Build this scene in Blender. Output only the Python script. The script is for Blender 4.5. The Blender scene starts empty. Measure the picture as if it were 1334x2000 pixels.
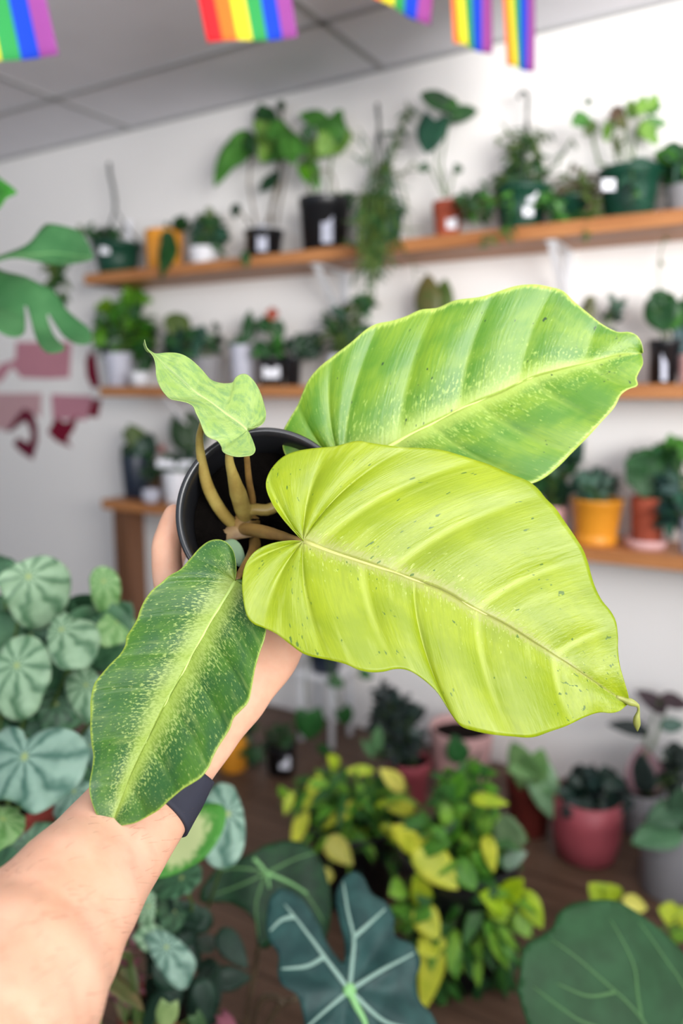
import bpy, bmesh, math, random
from mathutils import Vector, Matrix, Quaternion
from mathutils.geometry import delaunay_2d_cdt
random.seed(7)
C = bpy.context.scene.collection
SC = bpy.context.scene
R = math.radians

# ------------------------------------------------------------------ camera, world, light, exposure
FPX = 1500.0                                   # focal length in pixels of the 1334x2000 frame
PITCH = math.atan(235 / 1500.0); YAW = R(30.6); EYE = Vector((0, 0, 1.35))
cam_d = bpy.data.cameras.new('camera'); cam = bpy.data.objects.new('camera', cam_d); C.objects.link(cam)
cam_d.sensor_fit = 'VERTICAL'; cam_d.sensor_height = 36; cam_d.lens = 36 * FPX / 2000
cam.location = EYE; cam.rotation_euler = (R(90) - PITCH, 0, YAW)
cam_d.clip_start = 0.02
cam_d.dof.use_dof = True; cam_d.dof.focus_distance = 0.492; cam_d.dof.aperture_fstop = 3.3
SC.camera = cam
SC.view_settings.view_transform = 'Standard'; SC.view_settings.look = 'None'
SC.view_settings.gamma = 1; SC.view_settings.use_curve_mapping = False
SC.view_settings.exposure = 0.08

world = bpy.data.worlds.new('daylight'); SC.world = world; world.use_nodes = True
bg = world.node_tree.nodes['Background']; bg.inputs[0].default_value = (0.57, 0.77, 1.0, 1); bg.inputs[1].default_value = 0.80

def area_light(name, loc, target, sx, sy, power, color, spread=180):
    d = bpy.data.lights.new(name, 'AREA'); d.shape = 'RECTANGLE'; d.size = sx; d.size_y = sy; d.energy = power; d.color = color; d.spread = R(spread)
    o = bpy.data.objects.new(name, d); C.objects.link(o); o.location = loc
    o.rotation_euler = (Vector(target) - Vector(loc)).to_track_quat('-Z', 'Y').to_euler()
    return o
area_light('shop_window_daylight', (1.80, -0.25, 1.85), (-0.5, 1.6, 3.3), 1.8, 1.2, 96, (1.0, 0.985, 0.96), 120)
area_light('ceiling_fill_light', (0.6, -1.45, 1.35), (-0.8, 0.5, 2.9), 3.2, 0.7, 38, (1.0, 0.98, 0.98), 130)  # added fill aimed upwards to brighten the ceiling, no such source seen

# ------------------------------------------------------------------ camera geometry helpers: a pixel of the photo -> a point on a real plane
cp, sp, cy, sy = math.cos(PITCH), math.sin(PITCH), math.cos(YAW), math.sin(YAW)
FWD = Vector((-sy * cp, cy * cp, -sp)); RGT = Vector((cy, sy, 0)); UP = RGT.cross(FWD)
def ray(x, y): return FWD + RGT * ((x - 667) / FPX) - UP * ((y - 1000) / FPX)
def on_y(x, y, Y): d = ray(x, y); return EYE + d * (Y / d.y)
def on_z(x, y, Z): d = ray(x, y); return EYE + d * ((Z - EYE.z) / d.z)
def at(x, y, depth): return EYE + ray(x, y) * depth
def depth_of(p): return (Vector(p) - EYE).dot(FWD)

# ------------------------------------------------------------------ tagging
def tag(o, label=None, cat=None, group=None, kind=None):
    if label: o['label'] = label
    if cat: o['category'] = cat
    if group: o['group'] = group
    if kind: o['kind'] = kind
    return o
def thing(name, label, cat, loc=(0, 0, 0), group=None):
    o = bpy.data.objects.new(name, None); C.objects.link(o); o.location = loc; o.empty_display_size = 0.05
    return tag(o, label, cat, group)

class MB:                                       # collects shapes (world coordinates) for ONE mesh
    def __init__(s): s.v = []; s.f = []; s.uv = {}
    def add(s, vs, fs, uvs=None):
        b = len(s.v); s.v += [Vector(p) for p in vs]; s.f += [tuple(i + b for i in f) for f in fs]
        if uvs:
            for i, u in enumerate(uvs): s.uv[b + i] = u
    def box(s, a, b):
        x0, y0, z0 = a; x1, y1, z1 = b
        s.add([(x0, y0, z0), (x1, y0, z0), (x1, y1, z0), (x0, y1, z0), (x0, y0, z1), (x1, y0, z1), (x1, y1, z1), (x0, y1, z1)],
              [(0, 3, 2, 1), (4, 5, 6, 7), (0, 1, 5, 4), (1, 2, 6, 5), (2, 3, 7, 6), (3, 0, 4, 7)])
    def tube(s, pts, rad, n=8, cap=True):
        pts = [Vector(p) for p in pts]; m = len(pts)
        if not isinstance(rad, (list, tuple)): rad = [rad] * m
        prev = None; vs = []; fs = []
        for i, p in enumerate(pts):
            t = (pts[min(i + 1, m - 1)] - pts[max(i - 1, 0)])
            if t.length < 1e-9: t = Vector((0, 0, 1))
            t.normalize()
            if prev is None:
                a = t.orthogonal().normalized()
            else:
                a = (prev - t * prev.dot(t)); a = a.normalized() if a.length > 1e-6 else t.orthogonal().normalized()
            prev = a; b = t.cross(a)
            for k in range(n):
                an = 2 * math.pi * k / n
                vs.append(p + (a * math.cos(an) + b * math.sin(an)) * rad[i])
        for i in range(m - 1):
            for k in range(n):
                fs.append((i * n + k, i * n + (k + 1) % n, (i + 1) * n + (k + 1) % n, (i + 1) * n + k))
        if cap:
            fs.append(tuple(range(n - 1, -1, -1))); fs.append(tuple((m - 1) * n + k for k in range(n)))
        s.add(vs, fs)
    def lathe(s, prof, c=(0, 0, 0), ax=(0, 0, 1), n=40, close=False):
        c = Vector(c); ax = Vector(ax).normalized(); a = ax.orthogonal().normalized(); b = ax.cross(a)
        m = len(prof); vs = []; fs = []; uvs = []
        for i, (r, z) in enumerate(prof):
            for k in range(n):
                an = 2 * math.pi * k / n
                vs.append(c + ax * z + (a * math.cos(an) + b * math.sin(an)) * max(r, 1e-5)); uvs.append((k / n, i / m))
        for i in range(m - 1 + (1 if close else 0)):
            i2 = (i + 1) % m
            for k in range(n):
                fs.append((i * n + k, i * n + (k + 1) % n, i2 * n + (k + 1) % n, i2 * n + k))
        if not close:
            fs.append(tuple(range(n - 1, -1, -1))); fs.append(tuple((m - 1) * n + k for k in range(n)))
        s.add(vs, fs, uvs)
    def build(s, name, m, parent=None, smooth=True, weld=False):
        me = bpy.data.meshes.new(name)
        org = Vector((0, 0, 0))
        if parent is not None: org = world_loc(parent)
        elif s.v:
            xs = [p.x for p in s.v]; ys = [p.y for p in s.v]; zs = [p.z for p in s.v]
            org = Vector(((min(xs) + max(xs)) / 2, (min(ys) + max(ys)) / 2, min(zs)))
        me.from_pydata([p - org for p in s.v], [], s.f)
        if s.uv:
            l = me.uv_layers.new(name='UVMap')
            for lp in me.loops: l.data[lp.index].uv = s.uv.get(lp.vertex_index, (0, 0))
        if weld:
            bm = bmesh.new(); bm.from_mesh(me); bmesh.ops.remove_doubles(bm, verts=bm.verts, dist=1e-6); bm.to_mesh(me); bm.free()
        if smooth:
            for p in me.polygons: p.use_smooth = True
        me.materials.append(m)
        o = bpy.data.objects.new(name, me); C.objects.link(o)
        if parent is None: o.location = org
        else: o.parent = parent
        return o
def world_loc(o):
    p = Vector((0, 0, 0))
    while o is not None: p += o.location; o = o.parent
    return p
def mod_solid(o, th, offset=0):
    m = o.modifiers.new('thickness', 'SOLIDIFY'); m.thickness = th; m.offset = offset; return o
def mod_bevel(o, w, seg=2):
    m = o.modifiers.new('edges', 'BEVEL'); m.width = w; m.segments = seg; m.limit_method = 'ANGLE'; return o

# ------------------------------------------------------------------ materials
def lin(c):
    if isinstance(c, str): c = tuple(int(c[i:i + 2], 16) for i in (0, 2, 4))
    return tuple((x / 255 / 12.92) if x / 255 <= 0.04045 else ((x / 255 + 0.055) / 1.055) ** 2.4 for x in c) + (1,)
class NT:
    def __init__(s, name):
        s.m = bpy.data.materials.new(name); s.m.use_nodes = True; s.t = s.m.node_tree; s.t.nodes.clear()
        s.out = s.t.nodes.new('ShaderNodeOutputMaterial')
    def n(s, typ, **kw):
        nd = s.t.nodes.new(typ)
        for k, v in kw.items():
            if k.startswith('i_'): nd.inputs[int(k[2:])].default_value = v
            else: setattr(nd, k, v)
        return nd
    def l(s, a, ao, b, bi): s.t.links.new(a.outputs[ao], b.inputs[bi])
    def math(s, op, a, b=None, c=None):
        nd = s.n('ShaderNodeMath', operation=op)
        for i, x in enumerate((a, b, c)):
            if x is None: continue
            if isinstance(x, tuple): s.l(x[0], x[1], nd, i)
            else: nd.inputs[i].default_value = x
        return (nd, 0)
    def mix(s, fac, a, b, blend='MIX'):
        nd = s.n('ShaderNodeMix', data_type='RGBA', blend_type=blend)
        for idx, x in ((0, fac), (6, a), (7, b)):
            if isinstance(x, tuple) and len(x) == 2 and not isinstance(x[0], (int, float)): s.l(x[0], x[1], nd, idx)
            else: nd.inputs[idx].default_value = x
        return (nd, 2)
    def noise(s, vec, scale, detail=2, rough=0.5):
        nd = s.n('ShaderNodeTexNoise'); nd.inputs['Scale'].default_value = scale; nd.inputs['Detail'].default_value = detail
        nd.inputs['Roughness'].default_value = rough
        if vec: s.l(vec[0], vec[1], nd, 'Vector')
        return (nd, 0)
    def ramp(s, src, lo, hi):
        nd = s.n('ShaderNodeMapRange', interpolation_type='SMOOTHSTEP'); s.l(src[0], src[1], nd, 0)
        nd.inputs[1].default_value = lo; nd.inputs[2].default_value = hi
        return (nd, 0)
    def scaled(s, vec, x, y, z=1):
        nd = s.n('ShaderNodeMapping'); s.l(vec[0], vec[1], nd, 0); nd.inputs['Scale'].default_value = (x, y, z); return (nd, 0)
    def uv(s): return (s.n('ShaderNodeUVMap', uv_map='UVMap'), 0)
    def obj(s): return (s.n('ShaderNodeTexCoord'), 3)
    def principled(s, col, rough=0.5, spec=0.4, bump=None, bstr=0.2, bdist=0.01, **kw):
        p = s.n('ShaderNodeBsdfPrincipled')
        if isinstance(col, tuple) and len(col) == 2: s.l(col[0], col[1], p, 'Base Color')
        else: p.inputs['Base Color'].default_value = col
        p.inputs['Roughness'].default_value = rough; p.inputs['Specular IOR Level'].default_value = spec
        for k, v in kw.items(): p.inputs[k].default_value = v
        if bump:
            b = s.n('ShaderNodeBump'); b.inputs['Strength'].default_value = bstr; b.inputs['Distance'].default_value = bdist
            s.l(bump[0], bump[1], b, 'Height'); s.l(b, 0, p, 'Normal'); s.bumpnode = b
        return p
    def leafy(s, p, col, trans):
        t = s.n('ShaderNodeBsdfTranslucent')
        if isinstance(col, tuple) and len(col) == 2: s.l(col[0], col[1], t, 0)
        else: t.inputs[0].default_value = col
        mx = s.n('ShaderNodeMixShader'); mx.inputs[0].default_value = trans
        s.l(p, 0, mx, 1); s.l(t, 0, mx, 2); s.l(mx, 0, s.out, 0); return s.m
    def done(s, p): s.l(p, 0, s.out, 0); return s.m

def plain(name, c, rough=0.5, spec=0.4, var=0.12, scale=12, bstr=0.0, **kw):
    n = NT(name); c = lin(c); d = tuple(x * (1 - var) for x in c[:3]) + (1,)
    nz = n.noise(n.obj(), scale, 3)
    p = n.principled(n.mix(nz, d, c), rough, spec, nz if bstr else None, bstr, 0.003, **kw)
    return n.done(p)
_lm = {}
def leafmat(c1, c2=None, rough=0.4, trans=0.22, scale=25, spec=0.35):      # plain two-tone leaf
    key = (c1, c2, rough, trans)
    if key in _lm: return _lm[key]
    n = NT('leaf_' + c1); a = lin(c1); b = lin(c2) if c2 else tuple(x * 0.7 for x in a[:3]) + (1,)
    nz = n.ramp(n.noise(n.obj(), scale, 2), 0.35, 0.65)
    col = n.mix(nz, a, b); p = n.principled(col, rough, spec)
    _lm[key] = n.leafy(p, col, trans); return _lm[key]

def wood_mat(name, c1, c2, rough=0.45, stretch=(1.2, 14, 14), planks=None, seam=0.25):
    n = NT(name); o = n.obj()
    v = n.scaled(o, *stretch)
    g = n.noise(v, 2.2, 5, 0.6); g2 = n.noise(n.scaled(o, stretch[0] * 4, stretch[1] * 5, stretch[2] * 5), 3, 3)
    col = n.mix(n.ramp(g, 0.3, 0.7), lin(c1), lin(c2)); col = n.mix(n.math('MULTIPLY', g2, 0.35), col, tuple(x * 0.6 for x in lin(c1)[:3]) + (1,))
    if planks:
        bt = n.n('ShaderNodeTexBrick'); n.l(o[0], o[1], bt, 0); bt.offset = 0.37
        bt.inputs['Color1'].default_value = (1, 1, 1, 1); bt.inputs['Color2'].default_value = (0.78, 0.76, 0.74, 1); bt.inputs['Mortar'].default_value = (seam, seam, seam, 1)
        bt.inputs['Scale'].default_value = 1; bt.inputs['Mortar Size'].default_value = 0.003; bt.inputs['Brick Width'].default_value = planks[0]; bt.inputs['Row Height'].default_value = planks[1]
        col = n.mix(1.0, col, (bt, 0), 'MULTIPLY')
    return n.done(n.principled(col, rough, 0.35, g, 0.1, 0.002))

M = {}
M['wall'] = plain('white_wall_paint', 'F0ECE8', 0.8, 0.2, 0.03, 3)
M['ceiling'] = plain('grey_ceiling_tile', 'EAE9EE', 0.9, 0.1, 0.08, 6, 0.05)
M['grid'] = plain('ceiling_bar', 'ABABAC', 0.6, 0.3, 0.05)
M['floor'] = wood_mat('brown_plank_floor', '705746', '523C2E', 0.5, (1.0, 9, 9), (1.2, 0.14))
M['shelf'] = wood_mat('oiled_pine', 'C08350', '9C6236', 0.45)
M['post'] = wood_mat('brown_post_wood', '7A5238', '5E3E2A', 0.5, (14, 14, 1.2))
M['white_metal'] = plain('white_metal', 'E4E4E6', 0.4, 0.5, 0.03)
M['soil'] = plain('dark_soil', '1A130F', 0.95, 0.1, 0.6, 160, 0.6)
M['black'] = plain('black_plastic', '17181B', 0.35, 0.5, 0.15)
M['hero_black'] = plain('black_pot_plastic', '1B1C1F', 0.28, 0.55, 0.12, 30)
M['green'] = plain('dark_green_plastic', '12402F', 0.4, 0.45, 0.1)
M['yellow'] = plain('mustard_glaze', 'E0942A', 0.35, 0.5, 0.06)
M['terra'] = plain('terracotta', 'A8523C', 0.8, 0.2, 0.12, 20)
M['redbrown'] = plain('dark_red_clay', '6E2A22', 0.7, 0.25, 0.15, 20)
M['white'] = plain('white_glaze', 'D9D8DC', 0.4, 0.45, 0.03)
M['grey'] = plain('grey_concrete', '8E8C8E', 0.75, 0.25, 0.1, 25)
M['palegrey'] = plain('pale_grey_glaze', 'B8B8C4', 0.5, 0.4, 0.05)
M['pink'] = plain('dusty_pink_clay', 'D3A6A2', 0.65, 0.3, 0.08, 20)
M['rose'] = plain('rose_red_glaze', 'A04A52', 0.5, 0.4, 0.08)
M['navy'] = plain('navy_glaze', '1B2636', 0.35, 0.5, 0.1)
M['label'] = plain('white_paper_tag', 'E6E6EC', 0.6, 0.3, 0.02)
M['silver'] = plain('silver_strip', 'B9BCCB', 0.35, 0.5, 0.03)  # for a pot sticker, and the painted reflection on the large pot
M['wire'] = plain('dark_green_wire', '222C26', 0.5, 0.4, 0.05)
M['stem'] = leafmat('5C7A3A', '4C6430')
M['stem_brown'] = leafmat('7A6A50', '5E5040')
M['string'] = plain('white_cord', 'C9C9C4', 0.8, 0.2, 0.05)

# ------------------------------------------------------------------ the setting
WALL_Y = 2.58; CEIL = 2.47; FRONT = 2.33
def struct(name, mb, m, smooth=False):
    o = mb.build(name, m, None, smooth); o['kind'] = 'structure'; return o
b = MB(); b.box((-6.0, WALL_Y, 0), (3.0, WALL_Y + 0.1, CEIL)); struct('wall_back', b, M['wall'])
b = MB(); b.box((-6.0, -1.5, -0.1), (3.0, WALL_Y + 0.1, 0)); struct('floor', b, M['floor'])
b = MB(); b.box((-6.0, -1.5, CEIL), (3.0, WALL_Y + 0.1, CEIL + 0.1)); struct('ceiling', b, M['ceiling'])
b = MB(); b.box((-6.0, -1.6, 0), (3.0, -1.5, 1.0)); struct('wall_front_blocker', b, M['wall'])      # unseen knee wall, added to block low light from the front
b = MB(); b.box((3.0, -1.5, 0), (3.1, WALL_Y, 0.9)); struct('wall_right_blocker', b, M['wall'])  # unseen low wall, added to cut light near the floor
b = MB(); b.box((-6.1, -1.5, 0), (-6.0, WALL_Y, CEIL)); struct('wall_left_blocker', b, M['wall'])  # unseen end wall, added with the low walls to darken the floor
b = MB()
for k in range(-3, 4): b.box((-2.57 + 1.22 * k - 0.012, -1.5, CEIL - 0.005), (-2.57 + 1.22 * k + 0.012, WALL_Y, CEIL))
for k in range(0, 6): b.box((-6, 2.17 - 0.61 * k - 0.012, CEIL - 0.005), (3, 2.17 - 0.61 * k + 0.012, CEIL))
b.box((-6, WALL_Y - 0.022, CEIL - 0.006), (3, WALL_Y, CEIL))
struct('trim_1', b, M['grid'])

# shelves, post, brackets
SZ = {'top': 1.838, 'mid': 1.372, 'low': 0.885}; TH = 0.042
def shelf(z, x0, x1, label):
    b = MB(); b.box((x0, FRONT, z - TH), (x1, WALL_Y, z)); o = b.build('wooden_shelf', M['shelf'], None, False); mod_bevel(o, 0.004)
    return tag(o, label, 'shelf', 'wooden wall shelves')
shelf(SZ['top'], -2.64, 0.55, 'long orange-brown wooden plank shelf, topmost of three on the white wall')
shelf(SZ['mid'], -2.58, 0.55, 'long wooden plank shelf in the middle, beside the pink and crimson wall decal')
shelf(SZ['low'], -2.60, 0.55, 'long wooden plank shelf nearest the floor, its left end on a brown post')
b = MB(); b.box((-2.565, 2.36, 0), (-2.475, FRONT + 0.13, SZ['low'] - TH - 0.0005)); o = b.build('shelf_post', M['post'], None, False); mod_bevel(o, 0.003)
tag(o, 'brown wooden post standing under the left end of the lowest shelf', 'post')
b = MB(); b.box((-2.565, 2.47, SZ['low']), (-2.475, WALL_Y - 0.005, SZ['low'] + 0.15)); o = b.build('wooden_block', M['post'], None, False); mod_bevel(o, 0.003)
tag(o, 'brown wooden block standing on the left end of the lowest shelf', 'wooden block')
def bracket(px, zs, label):
    x = on_y(px, 700, FRONT + 0.12).x
    t = thing('shelf_bracket', label, 'bracket', (x, WALL_Y, zs - TH - 0.20), 'white shelf brackets')
    top = zs - TH
    b = MB(); b.box((x - 0.015, FRONT + 0.03, top - 0.007), (x + 0.015, WALL_Y - 0.001, top - 0.001)); b.build('top_arm', M['white_metal'], t, False)
    b = MB(); b.box((x - 0.015, WALL_Y - 0.008, top - 0.20), (x + 0.015, WALL_Y - 0.001, top - 0.007)); b.build('wall_arm', M['white_metal'], t, False)
    b = MB(); d0 = Vector((x, FRONT + 0.05, top - 0.012)); d1 = Vector((x, WALL_Y - 0.012, top - 0.19)); w = 0.012
    n = (d1 - d0).cross(Vector((1, 0, 0))).normalized() * 0.004
    vs = []
    for p in (d0, d1):
        for sx_ in (-w, w):
            for q in (-1, 1): vs.append(p + Vector((sx_, 0, 0)) + n * q)
    b.add(vs, [(0, 1, 3, 2), (4, 6, 7, 5), (0, 4, 5, 1), (2, 3, 7, 6), (0, 2, 6, 4), (1, 5, 7, 3)]); b.build('diagonal_brace', M['white_metal'], t, False)
bracket(640, SZ['top'], 'white metal bracket under the top shelf below the large black pot')
bracket(1082, SZ['top'], 'white metal bracket under the top shelf below the big green hanging basket')
bracket(345, SZ['mid'], 'white metal bracket under the middle shelf, above the dark blue pot')
bracket(330, SZ['low'], 'white metal bracket under the lowest shelf beside the brown post')

# pink and crimson decal on the wall, left of the shelves
t = thing('wall_decal', 'pink and crimson painted paper decal on white wall left of the middle shelf', 'wall decal', on_y(100, 780, WALL_Y))
def flat(name, pts, col, off, label=None, rough=0.7):
    ps = [on_y(x, y, WALL_Y) for x, y in pts]
    vs = [p + Vector((0, -off, 0)) for p in ps] + [p + Vector((0, -0.0003, 0)) for p in ps]; n = len(ps)
    b = MB(); b.add(vs, [tuple(range(n)), tuple(range(2 * n - 1, n - 1, -1))] + [(i, i + n, (i + 1) % n + n, (i + 1) % n) for i in range(n)])
    o = b.build(name, plain('paper_' + name, col, rough, 0.2, 0.2, 25), t, False)
    if label: o['label'] = label
    return o
flat('pink_panel', [(32, 668), (140, 668), (136, 738), (95, 740), (42, 738), (24, 716), (0, 748), (-20, 740), (0, 712), (30, 702)], 'C98A96', 0.002, 'upper pink panel')
flat('pink_panel', [(-15, 768), (82, 768), (80, 815), (52, 800), (20, 840), (-15, 836)], 'CDA3A6', 0.002, 'pale pink lower left panel')
flat('pink_panel', [(100, 770), (182, 774), (168, 822), (150, 818), (104, 820)], 'C88A97', 0.002, 'pink lower right panel')
flat('crimson_ribbon', [(176, 685), (186, 692), (190, 720), (196, 756), (180, 757), (170, 735), (168, 705)], '7E0E2C', 0.003, 'crimson upper ribbon')
flat('crimson_ribbon', [(182, 780), (198, 780), (192, 815), (172, 814), (176, 798)], '7E0E2C', 0.003, 'crimson lower ribbon')
flat('crimson_bell', [(110, 815), (128, 826), (152, 812), (146, 836), (132, 858), (140, 874), (112, 862), (94, 845)], '7E0E2C', 0.003, 'crimson bell shape')
flat('crimson_curl', [(0, 838), (14, 842), (30, 818), (48, 797), (66, 808), (74, 835), (74, 862), (64, 898), (44, 885), (27, 868), (34, 854), (58, 866), (62, 845), (52, 822), (40, 828), (22, 843), (8, 842)], '6E1630', 0.003, 'crimson curl with a hooked end')

# ------------------------------------------------------------------ pots and foliage kit
def pot_profile(kind, rt, rb, h):
    w = max(0.0025, rt * 0.05)
    if kind == 'nursery': out = [(rb * 0.9, 0), (rb, 0.002), (rb + (rt - rb) * 0.8, h * 0.82), (rt, h * 0.83), (rt * 1.02, h * 0.98), (rt * 1.02, h)]
    elif kind == 'basket': out = [(rb * 0.92, 0), (rb, 0.004), (rb + (rt - rb) * 0.5, h * 0.45), (rt * 0.95, h * 0.86), (rt * 1.05, h * 0.88), (rt * 1.05, h)]
    elif kind == 'terra': out = [(rb * 0.95, 0), (rb, 0.003), (rb + (rt - rb) * 0.75, h * 0.70), (rt * 1.0, h * 0.71), (rt * 1.04, h * 0.97), (rt * 1.02, h)]
    elif kind == 'saucer': out = [(rb * 0.98, 0), (rb * 1.05, 0.004), (rb * 1.1, h * 0.17), (rb * 1.0, h * 0.18), (rb * 1.02, h * 0.22), (rt, h * 0.93), (rt * 1.03, h * 0.94), (rt * 1.03, h)]
    elif kind == 'round': out = [(rb * 0.8, 0), (rb, h * 0.05), (rt * 1.0, h * 0.35), (rt * 1.03, h * 0.65), (rt, h)]
    else: out = [(rb * 0.96, 0), (rb, 0.004), (rb + (rt - rb) * 0.5, h * 0.5), (rt, h * 0.985), (rt * 0.99, h)]
    top = out[-1][0]
    return out + [(top - w, h), (top - w * 1.2, h * 0.97), (rb * 0.93, h * 0.12)]
def build_pot(t, kind, c, rt, rb, h, m, soil=True, name='pot'):
    b = MB(); b.lathe(pot_profile(kind, rt, rb, h), c)
    p = b.build(name, m, t)
    if soil:
        b = MB(); r = rt * 0.93; n = 28; vs = [c + Vector((0, 0, h * 0.90))]; fs = []
        for q, rr in enumerate((0.33, 0.66, 1.0)):
            for k in range(n):
                a = 2 * math.pi * k / n
                vs.append(c + Vector((math.cos(a) * r * rr, math.sin(a) * r * rr, h * 0.88 + (0.006 * (1 - rr)) + random.uniform(-0.002, 0.002))))
        for k in range(n): fs.append((0, 1 + k, 1 + (k + 1) % n))
        for q in range(2):
            for k in range(n): fs.append((1 + q * n + k, 1 + (q + 1) * n + k, 1 + (q + 1) * n + (k + 1) % n, 1 + q * n + (k + 1) % n))
        b.add(vs, fs); b.build('soil', M['soil'], t)
    return p
def width_of(shape, s):
    if shape == 'lance': return math.sin(math.pi * (0.04 + 0.96 * s) ** 0.8) ** 0.9
    if shape == 'round': return max(0.0, 1 - (2 * s - 1) ** 2) ** 0.5
    if shape == 'heart': return (math.sin(math.pi * (0.22 + 0.78 * s) ** 1.0) ** 0.75)
    if shape == 'strap': return min(1, s * 8) * (1 - s ** 3) ** 0.8
    if shape == 'lobed': return (math.sin(math.pi * (0.12 + 0.88 * s)) ** 0.7) * (0.78 + 0.3 * math.cos(s * 22))
    return math.sin(math.pi * (0.05 + 0.95 * s) ** 0.75) ** 0.8     # ovate
def leaf3(mb, base, d, nrm, L, W, shape='ovate', droop=0.15, fold=0.18, ns=9):
    d = Vector(d).normalized(); side = d.cross(Vector(nrm))
    if side.length < 1e-4: side = d.orthogonal()
    side.normalize(); n = side.cross(d).normalized(); base = Vector(base)
    vs = []; fs = []; uvs = []
    for i in range(ns):
        s = i / (ns - 1); w = width_of(shape, s) * W / 2
        for j in range(-2, 3):
            t_ = j / 2; back = 0.22 * abs(t_) * (1 - s) ** 3 if shape == 'heart' else 0
            p = base + d * (L * (s - back)) + side * (w * t_) + n * (fold * w * abs(t_)) - Vector((0, 0, droop * L * s * s))
            vs.append(p); uvs.append((s, 0.5 + t_ / 2))
    for i in range(ns - 1):
        for j in range(4): fs.append((i * 5 + j, i * 5 + j + 1, (i + 1) * 5 + j + 1, (i + 1) * 5 + j))
    mb.add(vs, fs, uvs)
def bez(p0, p1, p2, n=8):
    return [p0 * (1 - t) ** 2 + p1 * (2 * t * (1 - t)) + p2 * t * t for t in (i / (n - 1) for i in range(n))]
def jit(a): return Vector((random.uniform(-a, a), random.uniform(-a, a), random.uniform(-a, a)))
def clampy(p, lo=None):
    if p.y > WALL_Y - 0.02: p = Vector((p.x, WALL_Y - 0.02 - random.uniform(0, 0.02), p.z))
    return p

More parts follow.
